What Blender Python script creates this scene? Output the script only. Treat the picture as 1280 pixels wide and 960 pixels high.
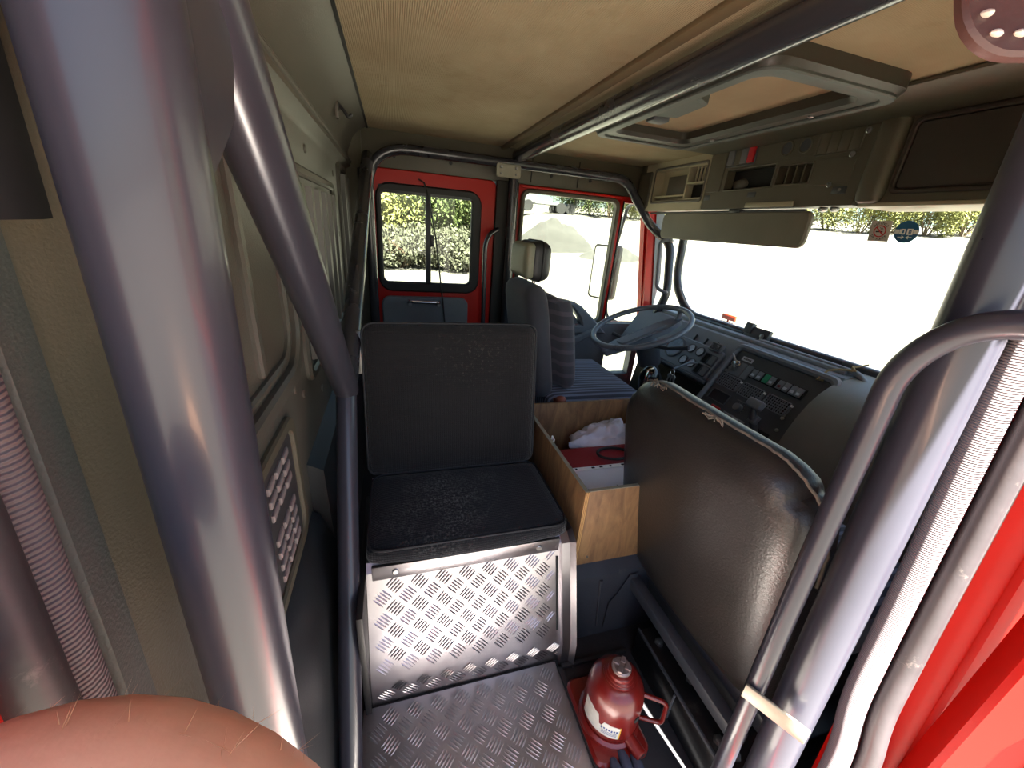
import bpy, bmesh, math, random
from mathutils import Vector, Matrix, noise
random.seed(7)
for o in list(bpy.data.objects): bpy.data.objects.remove(o)
SC = bpy.context.scene
COL = SC.collection
PI = math.pi
R = math.radians

# ------------------------------------------------------------------ camera, sky, sun, exposure
cam_d = bpy.data.cameras.new('camera'); cam = bpy.data.objects.new('camera', cam_d); COL.objects.link(cam)
cam_d.sensor_width = 36.0; cam_d.lens = 481.0 / 1280.0 * 36.0; cam_d.clip_start = 0.01; cam_d.clip_end = 400
right = Vector((0.958, -0.275, 0.078)); fwd = Vector((0.284, 0.882, -0.375)).normalized()
right = (right - right.dot(fwd) * fwd).normalized(); up = right.cross(fwd)
cam.matrix_world = Matrix(((right.x, up.x, -fwd.x, 0.0), (right.y, up.y, -fwd.y, 0.0), (right.z, up.z, -fwd.z, 1.1), (0, 0, 0, 1)))
SC.camera = cam

SUN_EL, SUN_AZ = R(70), R(10)          # azimuth measured from -Y towards +X
sv = Vector((math.sin(SUN_AZ) * math.cos(SUN_EL), -math.cos(SUN_AZ) * math.cos(SUN_EL), math.sin(SUN_EL)))
w = bpy.data.worlds.new('world'); SC.world = w; w.use_nodes = True
wn = w.node_tree.nodes; wl = w.node_tree.links
sky = wn.new('ShaderNodeTexSky'); sky.sky_type = 'NISHITA'; sky.sun_disc = False
sky.sun_elevation = SUN_EL; sky.sun_rotation = PI - SUN_AZ; sky.air_density = 1.0; sky.dust_density = 1.5; sky.ozone_density = 1.0
bg = wn['Background']; bg.inputs['Strength'].default_value = 0.62
wl.new(sky.outputs[0], bg.inputs[0])
sl = bpy.data.lights.new('sun', 'SUN'); sl.energy = 205.0; sl.angle = R(0.55); sl.color = (1.0, 0.95, 0.87)
so = bpy.data.objects.new('sun', sl); COL.objects.link(so); so.rotation_euler = sv.to_track_quat('Z', 'Y').to_euler(); so.location = sv * 30
vs = SC.view_settings; vs.view_transform = 'Standard'; vs.look = 'None'; vs.gamma = 1.0; vs.use_curve_mapping = False
vs.exposure = -0.45
try:
    SC.cycles.max_bounces = 10; SC.cycles.diffuse_bounces = 6; SC.cycles.glossy_bounces = 4; SC.cycles.transparent_max_bounces = 12
    SC.cycles.caustics_reflective = False; SC.cycles.caustics_refractive = False; SC.cycles.sample_clamp_indirect = 12
except Exception: pass

# ------------------------------------------------------------------ materials
def lin(h):
    h = h.lstrip('#'); v = [int(h[i:i + 2], 16) / 255 for i in (0, 2, 4)]
    return tuple([(c / 12.92 if c <= 0.04045 else ((c + 0.055) / 1.055) ** 2.4) for c in v] + [1.0])
MATS = {}
def mat(name, col, rough=0.5, metal=0.0, spec=0.5, coat=0.0, var=0.0, vs_=6.0, bump=0.0, bs=60.0, col2=None, stripes=None, sheen=0.0, dust_or_shade=None, aniso=None):
    if name in MATS: return MATS[name]
    m = bpy.data.materials.new(name); m.use_nodes = True; nt = m.node_tree; N = nt.nodes; Lk = nt.links
    b = N['Principled BSDF']; b.inputs['Roughness'].default_value = rough; b.inputs['Metallic'].default_value = metal
    b.inputs['Specular IOR Level'].default_value = spec; b.inputs['Coat Weight'].default_value = coat; b.inputs['Coat Roughness'].default_value = 0.08
    b.inputs['Sheen Weight'].default_value = sheen
    base = lin(col); b.inputs['Base Color'].default_value = base
    tc = N.new('ShaderNodeTexCoord'); out = None
    if var > 0 or col2:
        n = N.new('ShaderNodeTexNoise'); n.inputs['Scale'].default_value = vs_; n.inputs['Detail'].default_value = 6; n.inputs['Roughness'].default_value = 0.6
        Lk.new(tc.outputs['Object'], n.inputs['Vector'])
        rp = N.new('ShaderNodeValToRGB'); rp.color_ramp.elements[0].position = 0.3; rp.color_ramp.elements[1].position = 0.72
        c2 = lin(col2) if col2 else tuple([min(1, x * (1 + var)) for x in base[:3]] + [1])
        c1 = base if col2 else tuple([x * (1 - var) for x in base[:3]] + [1])
        rp.color_ramp.elements[0].color = c1; rp.color_ramp.elements[1].color = c2
        Lk.new(n.outputs['Fac'], rp.inputs['Fac']); out = rp.outputs['Color']
        mr = N.new('ShaderNodeMapRange'); mr.inputs['To Min'].default_value = max(0.02, rough - 0.08); mr.inputs['To Max'].default_value = min(1, rough + 0.1)
        Lk.new(n.outputs['Fac'], mr.inputs['Value']); Lk.new(mr.outputs[0], b.inputs['Roughness'])
    if stripes:   # (axis, scale, colour, threshold)
        ax, sc_, c3, th = stripes
        sx = N.new('ShaderNodeSeparateXYZ'); Lk.new(tc.outputs['Object'], sx.inputs[0])
        mu = N.new('ShaderNodeMath'); mu.operation = 'MULTIPLY'; mu.inputs[1].default_value = sc_; Lk.new(sx.outputs[ax], mu.inputs[0])
        sn = N.new('ShaderNodeMath'); sn.operation = 'SINE'; Lk.new(mu.outputs[0], sn.inputs[0])
        gt = N.new('ShaderNodeMath'); gt.operation = 'GREATER_THAN'; gt.inputs[1].default_value = th; Lk.new(sn.outputs[0], gt.inputs[0])
        mx = N.new('ShaderNodeMix'); mx.data_type = 'RGBA'; mx.inputs[7].default_value = lin(c3)
        if out: Lk.new(out, mx.inputs[6])
        else: mx.inputs[6].default_value = base
        Lk.new(gt.outputs[0], mx.inputs[0]); out = mx.outputs[2]
    if dust_or_shade:      # (colour, scale, lo, hi)
        c4, sc4, lo, hi = dust_or_shade
        n2 = N.new('ShaderNodeTexNoise'); n2.inputs['Scale'].default_value = sc4; n2.inputs['Detail'].default_value = 8; n2.inputs['Roughness'].default_value = 0.75
        Lk.new(tc.outputs['Object'], n2.inputs['Vector'])
        mp = N.new('ShaderNodeMapRange'); mp.inputs['From Min'].default_value = lo; mp.inputs['From Max'].default_value = hi; Lk.new(n2.outputs['Fac'], mp.inputs['Value'])
        mx2 = N.new('ShaderNodeMix'); mx2.data_type = 'RGBA'; mx2.inputs[7].default_value = lin(c4)
        if out: Lk.new(out, mx2.inputs[6])
        else: mx2.inputs[6].default_value = base
        Lk.new(mp.outputs[0], mx2.inputs[0]); out = mx2.outputs[2]
    if out: Lk.new(out, b.inputs['Base Color'])
    if bump > 0:
        n3 = N.new('ShaderNodeTexNoise'); n3.inputs['Scale'].default_value = bs; n3.inputs['Detail'].default_value = 3
        Lk.new(tc.outputs['Object'], n3.inputs['Vector'])
        bp = N.new('ShaderNodeBump'); bp.inputs['Strength'].default_value = bump; bp.inputs['Distance'].default_value = 0.002
        Lk.new(n3.outputs['Fac'], bp.inputs['Height']); Lk.new(bp.outputs[0], b.inputs['Normal'])
    MATS[name] = m; return m

def ribbed(name, col, col2, ax, scale, rough=0.85, bump=0.4, dust_or_shade=None):
    """woven or corded cloth: fine ridges as bump plus blotches"""
    m = mat(name, col, rough, col2=col2, vs_=3.5, dust_or_shade=dust_or_shade, spec=0.2); nt = m.node_tree; N = nt.nodes; Lk = nt.links
    tc = N.new('ShaderNodeTexCoord'); wv = N.new('ShaderNodeTexWave'); wv.bands_direction = ax; wv.inputs['Scale'].default_value = scale
    wv.inputs['Distortion'].default_value = 0.6; wv.inputs['Detail'].default_value = 1
    Lk.new(tc.outputs['Object'], wv.inputs['Vector'])
    bp = N.new('ShaderNodeBump'); bp.inputs['Strength'].default_value = bump; bp.inputs['Distance'].default_value = 0.0015
    Lk.new(wv.outputs['Fac'], bp.inputs['Height']); Lk.new(bp.outputs[0], N['Principled BSDF'].inputs['Normal'])
    return m

def glass(name, tint, gloss=0.08):
    m = bpy.data.materials.new(name); m.use_nodes = True; nt = m.node_tree; N = nt.nodes; Lk = nt.links
    N.remove(N['Principled BSDF']); o = N['Material Output']
    t = N.new('ShaderNodeBsdfTransparent'); t.inputs[0].default_value = lin(tint)
    g = N.new('ShaderNodeBsdfGlossy'); g.inputs['Roughness'].default_value = 0.03
    lw = N.new('ShaderNodeLayerWeight'); lw.inputs['Blend'].default_value = 0.5
    pw = N.new('ShaderNodeMath'); pw.operation = 'POWER'; pw.inputs[1].default_value = 5.0; Lk.new(lw.outputs['Facing'], pw.inputs[0])
    fr = N.new('ShaderNodeMath'); fr.operation = 'MULTIPLY_ADD'; fr.inputs[1].default_value = 0.5; fr.inputs[2].default_value = 0.025; Lk.new(pw.outputs[0], fr.inputs[0])
    mx = N.new('ShaderNodeMixShader'); Lk.new(fr.outputs[0], mx.inputs[0]); Lk.new(t.outputs[0], mx.inputs[1]); Lk.new(g.outputs[0], mx.inputs[2]); Lk.new(mx.outputs[0], o.inputs[0])
    MATS[name] = m; return m

RED = mat('red_paint', '#b8170e', 0.34, spec=0.3, coat=0.12, var=0.08, vs_=3)
TUBE = mat('slate_tube_paint', '#33333c', 0.30, spec=0.4, coat=0.15, var=0.10, vs_=4, bump=0.06, bs=25)
TUBE2 = mat('dark_tube_paint', '#34343a', 0.25, coat=0.4, var=0.10, vs_=4)
OLIVE = mat('olive_moulded_plastic', '#56524a', 0.42, var=0.10, vs_=3, bump=0.25, bs=380)
OLIVE_D = mat('dark_olive_plastic', '#565143', 0.45, var=0.12, vs_=3, bump=0.25, bs=380)
OLIVE_L = mat('pale_olive_plastic', '#aba389', 0.45, var=0.08, vs_=3, bump=0.15, bs=380)
GREY_TRIM = mat('grey_green_trim', '#484c48', 0.5, var=0.1, bump=0.3, bs=400)
BROWN_TRIM = mat('brown_grey_trim', '#665c4c', 0.5, var=0.08, bump=0.3, bs=400)
BLACKP = mat('black_plastic', '#43464b', 0.42, var=0.15, vs_=8, bump=0.12, bs=300)
DASHM = mat('charcoal_dash_plastic', '#757a81', 0.40, var=0.12, vs_=5, bump=0.15, bs=350)
DASHL = mat('grey_dash_vinyl', '#7d7d78', 0.42, var=0.12, vs_=5, bump=0.15, bs=300)
DOORG = mat('door_grey_plastic', '#737981', 0.5, var=0.1, bump=0.2, bs=300)
RUBBER = mat('black_rubber', '#1b1a1b', 0.55, var=0.2, vs_=10, bump=0.1, bs=120)
SEALM = ribbed('ribbed_grey_seal', '#5a5356', '#6e6668', 'Z', 95, 0.7, 0.9)
BULB = mat('worn_rubber_bulb', '#363133', 0.42, var=0.2, vs_=12, bump=0.15, bs=90, dust_or_shade=('#8a8078', 22, 0.58, 0.8))
CEIL = ribbed('beige_corded_headliner', '#b3a488', '#a08f72', 'X', 70, 0.95, 0.7, dust_or_shade=('#8f7b5b', 2.2, 0.55, 0.78))
CEIL2 = ribbed('pink_beige_cloth', '#a99479', '#97826a', 'Y', 160, 0.95, 0.3)
ALU = mat('aluminium', '#a9a5aa', 0.30, metal=1.0, var=0.10, vs_=9, bump=0.15, bs=40)
ALU_W = mat('worn_aluminium_floor', '#b3aeaa', 0.42, metal=0.85, var=0.12, vs_=9, bump=0.2, bs=40, dust_or_shade=('#6d645a', 9, 0.58, 0.80))
PLATE = mat('bare_bracket_metal', '#8f8a7c', 0.45, metal=0.6, var=0.15, vs_=30)
CHROME = mat('chrome', '#dddddd', 0.12, metal=1.0)
STEEL = mat('dull_steel', '#9a9a98', 0.35, metal=0.9)
def seatcloth(name, ca, cb, lint, sc_, lo, hi, centre, rad):
    """woven black cloth with lint rubbed into one worn patch"""
    m = mat(name, ca, 0.9, col2=cb, vs_=4, sheen=0.15, spec=0.2); nt = m.node_tree; N = nt.nodes; Lk = nt.links; P_ = N['Principled BSDF']
    tc = N.new('ShaderNodeTexCoord'); v = N.new('ShaderNodeTexVoronoi'); v.inputs['Scale'].default_value = 170; v.inputs['Randomness'].default_value = 0.15
    Lk.new(tc.outputs['Object'], v.inputs['Vector']); bp = N.new('ShaderNodeBump'); bp.inputs['Strength'].default_value = 0.8; bp.inputs['Distance'].default_value = 0.003
    Lk.new(v.outputs['Distance'], bp.inputs['Height']); Lk.new(bp.outputs[0], P_.inputs['Normal'])
    n = N.new('ShaderNodeTexNoise'); n.inputs['Scale'].default_value = sc_; n.inputs['Detail'].default_value = 5; n.inputs['Roughness'].default_value = 0.7; Lk.new(tc.outputs['Object'], n.inputs['Vector'])
    a = N.new('ShaderNodeMapRange'); a.inputs['From Min'].default_value = lo; a.inputs['From Max'].default_value = hi; Lk.new(n.outputs['Fac'], a.inputs['Value'])
    n2 = N.new('ShaderNodeTexNoise'); n2.inputs['Scale'].default_value = 14; n2.inputs['Detail'].default_value = 4; Lk.new(tc.outputs['Object'], n2.inputs['Vector'])
    d = N.new('ShaderNodeVectorMath'); d.operation = 'DISTANCE'; d.inputs[1].default_value = centre; Lk.new(tc.outputs['Object'], d.inputs[0])
    e = N.new('ShaderNodeMath'); e.operation = 'MULTIPLY_ADD'; e.inputs[1].default_value = 0.35; Lk.new(n2.outputs['Fac'], e.inputs[0]); Lk.new(d.outputs['Value'], e.inputs[2])
    f = N.new('ShaderNodeMapRange'); f.inputs['From Min'].default_value = rad + 0.20; f.inputs['From Max'].default_value = rad * 0.3 + 0.14; Lk.new(e.outputs[0], f.inputs['Value'])
    g_ = N.new('ShaderNodeMath'); g_.operation = 'MULTIPLY'; Lk.new(a.outputs[0], g_.inputs[0]); Lk.new(f.outputs[0], g_.inputs[1])
    mx = N.new('ShaderNodeMix'); mx.data_type = 'RGBA'; mx.inputs[7].default_value = lin(lint); src = P_.inputs['Base Color'].links[0].from_socket
    Lk.new(src, mx.inputs[6]); Lk.new(g_.outputs[0], mx.inputs[0]); Lk.new(mx.outputs[2], P_.inputs['Base Color']); return m
CLOTH_BACK = seatcloth('black_woven_cloth', '#1b1a1c', '#232224', '#5a564e', 120, 0.56, 0.75, (0.05, 0.15, 0.42), 0.16)
CLOTH_SEAT = seatcloth('dusty_black_cloth', '#15161a', '#1c1d21', '#6f6f6e', 170, 0.48, 0.66, (-0.05, -0.06, 0.05), 0.15)
VINYL = mat('black_seat_vinyl', '#302d2b', 0.36, var=0.2, vs_=5, bump=0.35, bs=230, dust_or_shade=('#6d6252', 7, 0.68, 0.85))
VINYL_E = mat('frayed_grey_piping', '#857b6d', 0.9, var=0.3, vs_=40, bump=0.4, bs=150)
SUEDE = mat('dark_driver_cloth', '#3c3d45', 0.85, var=0.2, vs_=8, sheen=0.2)
STRIPE = mat('striped_seat_cloth', '#3d4354', 0.9, var=0.15, vs_=12, stripes=(1, 260.0, '#78829a', 0.25), sheen=0.2)
PLAID = mat('plaid_seat_cloth', '#3b3c46', 0.9, var=0.2, vs_=15, stripes=(2, 120.0, '#4f4c56', 0.5), sheen=0.2)
HEADB = mat('pale_headrest_vinyl', '#8b8b76', 0.5, var=0.15, vs_=10)
def woodmat(name, a, b_):
    m = mat(name, a, 0.55); nt = m.node_tree; N = nt.nodes; Lk = nt.links
    tc = N.new('ShaderNodeTexCoord'); mp = N.new('ShaderNodeMapping'); mp.inputs['Scale'].default_value = (9, 9, 2.2)
    n = N.new('ShaderNodeTexNoise'); n.inputs['Scale'].default_value = 2.4; n.inputs['Detail'].default_value = 9; n.inputs['Roughness'].default_value = 0.65; n.inputs['Distortion'].default_value = 1.6
    rp = N.new('ShaderNodeValToRGB'); rp.color_ramp.elements[0].color = lin(a); rp.color_ramp.elements[1].color = lin(b_); rp.color_ramp.elements[0].position = 0.33; rp.color_ramp.elements[1].position = 0.68
    Lk.new(tc.outputs['Object'], mp.inputs[0]); Lk.new(mp.outputs[0], n.inputs['Vector']); Lk.new(n.outputs['Fac'], rp.inputs['Fac']); Lk.new(rp.outputs[0], N['Principled BSDF'].inputs['Base Color']); return m
WOOD = woodmat('worn_plywood', '#694c36', '#9c774f')
WOOD_E = mat('ply_edge', '#9a9580', 0.7, var=0.2, vs_=30)
JACKM = mat('worn_red_enamel', '#70150f', 0.32, coat=0.2, var=0.2, vs_=9, dust_or_shade=('#3a1512', 16, 0.58, 0.8))
PAPER = mat('white_paper', '#e4e3ea', 0.8, var=0.05)
REDF = mat('red_folder_card', '#8e1a24', 0.6, var=0.08)
WHITEC = mat('white_cloth', '#dfe0ee', 0.9, var=0.08, vs_=20)
INK = mat('black_ink', '#15151a', 0.7); WHITEP = mat('white_print', '#f2f2ef', 0.6); BLUEP = mat('blue_print', '#1d5f8e', 0.5); REDP = mat('red_print', '#c4232b', 0.5)
GREYP = mat('grey_sticker', '#c9c0b8', 0.6, var=0.05)
REDB = mat('red_button', '#c51f2e', 0.35); GREENB = mat('green_button', '#1f8a63', 0.4); GREYB = mat('grey_button', '#6b6c70', 0.4, var=0.1); PALEB = mat('pale_lens', '#b9c2cf', 0.2)
DIALM = mat('dial_face', '#d3dae6', 0.25, var=0.2, vs_=60); DARKM = mat('dark_void', '#0a0a0b', 0.8)
SKIN = mat('skin', '#d6a585', 0.5, var=0.10, vs_=18, bump=0.15, bs=160); HAIR = mat('body_hair', '#b98f68', 0.6)
LEATH = mat('brown_leather', '#48302c', 0.5, var=0.15, vs_=40, bump=0.2, bs=200); STITCH = mat('pale_thread', '#cfc4b8', 0.8)
MIRR = mat('mirror_glass', '#e8ecec', 0.03, metal=1.0)
GL_W = glass('windscreen_glass', '#f1f5f0'); GL_S = glass('side_glass', '#e3e8df')
SAND = mat('pale_sand', '#4b4945', 0.95, col2='#57544f', vs_=0.35, dust_or_shade=('#26272b', 0.55, 0.56, 0.70), spec=0.1, bump=0.4, bs=4)  # dark bluish noise patches paint shadow bands into the sand colour
RUBBLE = mat('grey_rubble', '#1f1e1d', 0.95, var=0.35, vs_=3, bump=0.8, bs=5)
BARK = mat('bark', '#6b5b49', 0.9, var=0.2)
def leafmat(name, a, b_):
    m = mat(name, a, 0.7, col2=b_, vs_=1.3, spec=0.2); return m
LEAF = [leafmat('leaf_green', '#353f20', '#4c5531'), leafmat('leaf_yellow_green', '#4f532a', '#68663a'), leafmat('leaf_grey_dry', '#33352a', '#454537')]

# ------------------------------------------------------------------ geometry helpers
class Fr:
    def __init__(s, o, U, V, W): s.o, s.U, s.V, s.W = Vector(o), Vector(U).normalized(), Vector(V).normalized(), Vector(W).normalized()
    def p(s, u, v, w=0.0): return s.o + s.U * u + s.V * v + s.W * w
def FY(y): return Fr((0, y, 0), (1, 0, 0), (0, 0, 1), (0, -1, 0))      # u = X, v = Z, w towards -Y
def FX(x): return Fr((x, 0, 0), (0, 1, 0), (0, 0, 1), (-1, 0, 0))      # u = Y, v = Z, w towards -X
def FXp(x): return Fr((x, 0, 0), (0, 1, 0), (0, 0, 1), (1, 0, 0))
def FZ(z): return Fr((0, 0, z), (1, 0, 0), (0, 1, 0), (0, 0, 1))
def rr(u0, u1, v0, v1, r, n=5):
    out = []
    for cx, cy, a0 in ((u1 - r, v1 - r, 0), (u0 + r, v1 - r, 90), (u0 + r, v0 + r, 180), (u1 - r, v0 + r, 270)):
        for i in range(n + 1):
            a = R(a0 + 90 * i / n); out.append((cx + r * math.cos(a), cy + r * math.sin(a)))
    return out
def circ(u, v, r, n=20): return [(u + r * math.cos(2 * PI * i / n), v + r * math.sin(2 * PI * i / n)) for i in range(n)]
def offs(loop, d):
    n = len(loop); out = []
    for i in range(n):
        a, b, c = Vector(loop[i - 1]), Vector(loop[i]), Vector(loop[(i + 1) % n])
        e1 = b - a; e2 = c - b
        if e1.length < 1e-9: e1 = e2
        if e2.length < 1e-9: e2 = e1
        n1 = Vector((e1.y, -e1.x)).normalized(); n2 = Vector((e2.y, -e2.x)).normalized()
        m = n1 + n2; m = m / max(m.length_squared, 1e-6) * 2 if m.length > 0.2 else n1
        out.append(tuple(b + m * d))
    return out
def loopv(bm, loop, fr, w): return [bm.verts.new(fr.p(u, v, w)) for u, v in loop]
def bridge(bm, A, B):
    n = len(A)
    for i in range(n):
        bm.faces.new((A[i], A[(i + 1) % n], B[(i + 1) % n], B[i]))
def prism(bm, loop, fr, w0, w1, ch=0.0):
    A = loopv(bm, loop, fr, w0); bm.faces.new(A)
    if ch > 0:
        B = loopv(bm, loop, fr, w1 - ch if w1 > w0 else w1 + ch); C_ = loopv(bm, offs(loop, -ch), fr, w1); bridge(bm, A, B); bridge(bm, B, C_); bm.faces.new(C_)
    else:
        B = loopv(bm, loop, fr, w1); bridge(bm, A, B); bm.faces.new(B)
def ring(bm, la, lb, fr, w0, w1, ch=0.0):
    A0, B0 = loopv(bm, la, fr, w0), loopv(bm, lb, fr, w0)
    if ch > 0:
        A1, B1 = loopv(bm, la, fr, w1 - ch), loopv(bm, lb, fr, w1 - ch)
        A2, B2 = loopv(bm, offs(la, -ch), fr, w1), loopv(bm, offs(lb, ch), fr, w1)
        bridge(bm, A0, A1); bridge(bm, A1, A2); bridge(bm, A2, B2); bridge(bm, B2, B1); bridge(bm, B1, B0)
    else:
        A1, B1 = loopv(bm, la, fr, w1), loopv(bm, lb, fr, w1); bridge(bm, A0, A1); bridge(bm, A1, B1); bridge(bm, B1, B0)
    bridge(bm, B0, A0)
def holes(bm, u0, u1, v0, v1, hs, fr, w0, w1):
    us = sorted(set([u0, u1] + [h[0] for h in hs] + [h[1] for h in hs])); vs2 = sorted(set([v0, v1] + [h[2] for h in hs] + [h[3] for h in hs]))
    us = [u for u in us if u0 <= u <= u1]; vs2 = [v for v in vs2 if v0 <= v <= v1]
    solid = {}
    for i in range(len(us) - 1):
        for j in range(len(vs2) - 1):
            cu, cv = (us[i] + us[i + 1]) / 2, (vs2[j] + vs2[j + 1]) / 2
            solid[i, j] = not any(h[0] < cu < h[1] and h[2] < cv < h[3] for h in hs)
    V = {}
    def g(i, j, k):
        if (i, j, k) not in V: V[i, j, k] = bm.verts.new(fr.p(us[i], vs2[j], (w0, w1)[k]))
        return V[i, j, k]
    for (i, j), s in solid.items():
        if not s: continue
        for k in (0, 1): bm.faces.new((g(i, j, k), g(i + 1, j, k), g(i + 1, j + 1, k), g(i, j + 1, k)))
        for di, dj, a, b in ((-1, 0, (i, j), (i, j + 1)), (1, 0, (i + 1, j), (i + 1, j + 1)), (0, -1, (i, j), (i + 1, j)), (0, 1, (i, j + 1), (i + 1, j + 1))):
            if not solid.get((i + di, j + dj), False): bm.faces.new((g(*a, 0), g(*b, 0), g(*b, 1), g(*a, 1)))
def merge(bm, tmp):
    me = bpy.data.meshes.new('tmp'); tmp.to_mesh(me); tmp.free(); bm.from_mesh(me); bpy.data.meshes.remove(me)
def box(bm, x0, x1, y0, y1, z0, z1, bev=0.0, seg=2, m=None):
    t = bmesh.new(); bmesh.ops.create_cube(t, size=1.0)
    for v in t.verts: v.co = Vector(((x0 + x1) / 2 + v.co.x * (x1 - x0), (y0 + y1) / 2 + v.co.y * (y1 - y0), (z0 + z1) / 2 + v.co.z * (z1 - z0)))
    if bev > 0: bmesh.ops.bevel(t, geom=t.edges[:], offset=bev, segments=seg, profile=0.5, affect='EDGES', clamp_overlap=True)
    if m: t.transform(m)
    merge(bm, t)
def fbox(bm, fr, u0, u1, v0, v1, w0, w1, bev=0.0, seg=2):
    m = Matrix(((fr.U.x, fr.V.x, fr.W.x, fr.o.x), (fr.U.y, fr.V.y, fr.W.y, fr.o.y), (fr.U.z, fr.V.z, fr.W.z, fr.o.z), (0, 0, 0, 1)))
    box(bm, u0, u1, v0, v1, w0, w1, bev, seg, m)
def soft(bm, fr, u0, u1, v0, v1, w0, w1, r, crown=0.0, cuts=9, fn=None):
    """rounded, slightly crowned cushion"""
    t = bmesh.new(); bmesh.ops.create_cube(t, size=2.0); bmesh.ops.subdivide_edges(t, edges=t.edges[:], cuts=cuts, use_grid_fill=True)
    hu, hv, hw = (u1 - u0) / 2, (v1 - v0) / 2, (w1 - w0) / 2; c = ((u0 + u1) / 2, (v0 + v1) / 2, (w0 + w1) / 2)
    def dens(a): return math.sin(a * PI / 2) * 0.35 + a * 0.65
    for v in t.verts:
        a, b, d = (dens(x) for x in v.co)
        q = Vector((a * hu, b * hv, d * hw)); i = Vector((max(-hu + r, min(hu - r, q.x)), max(-hv + r, min(hv - r, q.y)), max(-hw + min(r, hw), min(hw - min(r, hw), q.z))))
        e = q - i
        if e.length > 1e-7: q = i + e.normalized() * min(r, max(abs(e.x), abs(e.y), abs(e.z)) if False else r) if e.length > r else i + e
        k = (1 - a * a) * (1 - b * b) * crown * d
        uu, vv, ww = q.x + c[0], q.y + c[1], q.z + k + c[2]
        if fn: uu, vv, ww = fn(uu, vv, ww)
        v.co = fr.p(uu, vv, ww)
    merge(bm, t)
def fillet(pts, r, n=6):
    P_ = [Vector(p) for p in pts]; out = [P_[0]]
    for i in range(1, len(P_) - 1):
        a, b, c = P_[i - 1], P_[i], P_[i + 1]; rad = r[i] if isinstance(r, dict) else r
        d1 = (a - b); d2 = (c - b); l = min(rad, d1.length * 0.49, d2.length * 0.49); p0 = b + d1.normalized() * l; p1 = b + d2.normalized() * l
        for k in range(n + 1):
            t = k / n; out.append(p0 * (1 - t) ** 2 + b * 2 * t * (1 - t) + p1 * t * t)
    out.append(P_[-1]); return out
def tube(bm, pts, r, n=14, closed=False, sx=1.0):
    P_ = [Vector(p) for p in pts]; N_ = len(P_); rings = []
    T0 = (P_[1] - P_[0]).normalized(); ref = Vector((0, 0, 1)) if abs(T0.z) < 0.9 else Vector((0, 1, 0)); nrm = T0.cross(ref).normalized()
    for i in range(N_):
        if closed: T = (P_[(i + 1) % N_] - P_[i - 1]).normalized()
        else: T = (P_[min(i + 1, N_ - 1)] - P_[max(i - 1, 0)]).normalized()
        nrm = (nrm - T * nrm.dot(T)).normalized(); bn = T.cross(nrm); rad = r[i] if isinstance(r, (list, tuple)) else r
        rings.append([bm.verts.new(P_[i] + nrm * rad * math.cos(2 * PI * k / n) + bn * rad * sx * math.sin(2 * PI * k / n)) for k in range(n)])
    for i in range(N_ if closed else N_ - 1): bridge(bm, rings[i], rings[(i + 1) % N_])
    if not closed: bm.faces.new(rings[0]); bm.faces.new(rings[-1])
def lathe(bm, prof, o, axis=(0, 0, 1), n=24):
    ax = Vector(axis).normalized(); a = ax.orthogonal().normalized(); b = ax.cross(a); o = Vector(o); rings = []
    for r_, h in prof: rings.append([bm.verts.new(o + ax * h + (a * math.cos(2 * PI * k / n) + b * math.sin(2 * PI * k / n)) * max(r_, 1e-4)) for k in range(n)])
    for i in range(len(rings) - 1): bridge(bm, rings[i], rings[i + 1])
    bm.faces.new(rings[0]); bm.faces.new(rings[-1])
def ball(bm, c, rx, ry, rz, n=14, fn=None):
    t = bmesh.new(); bmesh.ops.create_uvsphere(t, u_segments=n, v_segments=n // 2 + 2, radius=1)
    for v in t.verts:
        d = v.co.copy(); k = fn(d) if fn else 1.0
        v.co = Vector((c[0] + d.x * rx * k, c[1] + d.y * ry * k, c[2] + d.z * rz * k))
    merge(bm, t)
def extr(bm, prof, y0, y1):
    """profile in X,Z swept along Y"""
    prism(bm, prof, Fr((0, y0, 0), (1, 0, 0), (0, 0, 1), (0, 1, 0)), 0, y1 - y0)
def letters(bm, text, size, fr, u, v, w, rot=0.0):
    cu = bpy.data.curves.new('txt', 'FONT'); cu.body = text; cu.size = size; cu.align_x = 'CENTER'; cu.align_y = 'CENTER'; cu.extrude = 0.0003; cu.resolution_u = 2
    ob = bpy.data.objects.new('txt', cu); me = bpy.data.meshes.new_from_object(ob); t = bmesh.new(); t.from_mesh(me)
    c, s = math.cos(rot), math.sin(rot)
    for q in t.verts:
        x, y = q.co.x, q.co.y; q.co = fr.p(u + x * c - y * s, v + x * s + y * c, w + q.co.z)
    merge(bm, t); bpy.data.objects.remove(ob); bpy.data.curves.remove(cu); bpy.data.meshes.remove(me)

ORG = {}
def fin(bm, name, m, parent=None, loc=None, kind=None, ang=38, recalc=True):
    bmesh.ops.remove_doubles(bm, verts=bm.verts, dist=1e-6)
    if recalc: bmesh.ops.recalc_face_normals(bm, faces=bm.faces)
    for f in bm.faces: f.smooth = True
    th = R(ang)
    for e in bm.edges:
        if len(e.link_faces) != 2 or e.calc_face_angle(9) > th: e.smooth = False
    if parent is not None: org = ORG[parent.name]
    elif loc is not None: org = Vector(loc)
    else:
        xs = [v.co for v in bm.verts]; org = Vector(((min(v.x for v in xs) + max(v.x for v in xs)) / 2, (min(v.y for v in xs) + max(v.y for v in xs)) / 2, min(v.z for v in xs)))
    for v in bm.verts: v.co -= org
    me = bpy.data.meshes.new(name); bm.to_mesh(me); bm.free(); me.materials.append(m)
    o = bpy.data.objects.new(name, me); COL.objects.link(o)
    if parent is not None: o.parent = parent
    else: o.location = org
    ORG[o.name] = org
    if kind: o['kind'] = kind
    return o
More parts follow.
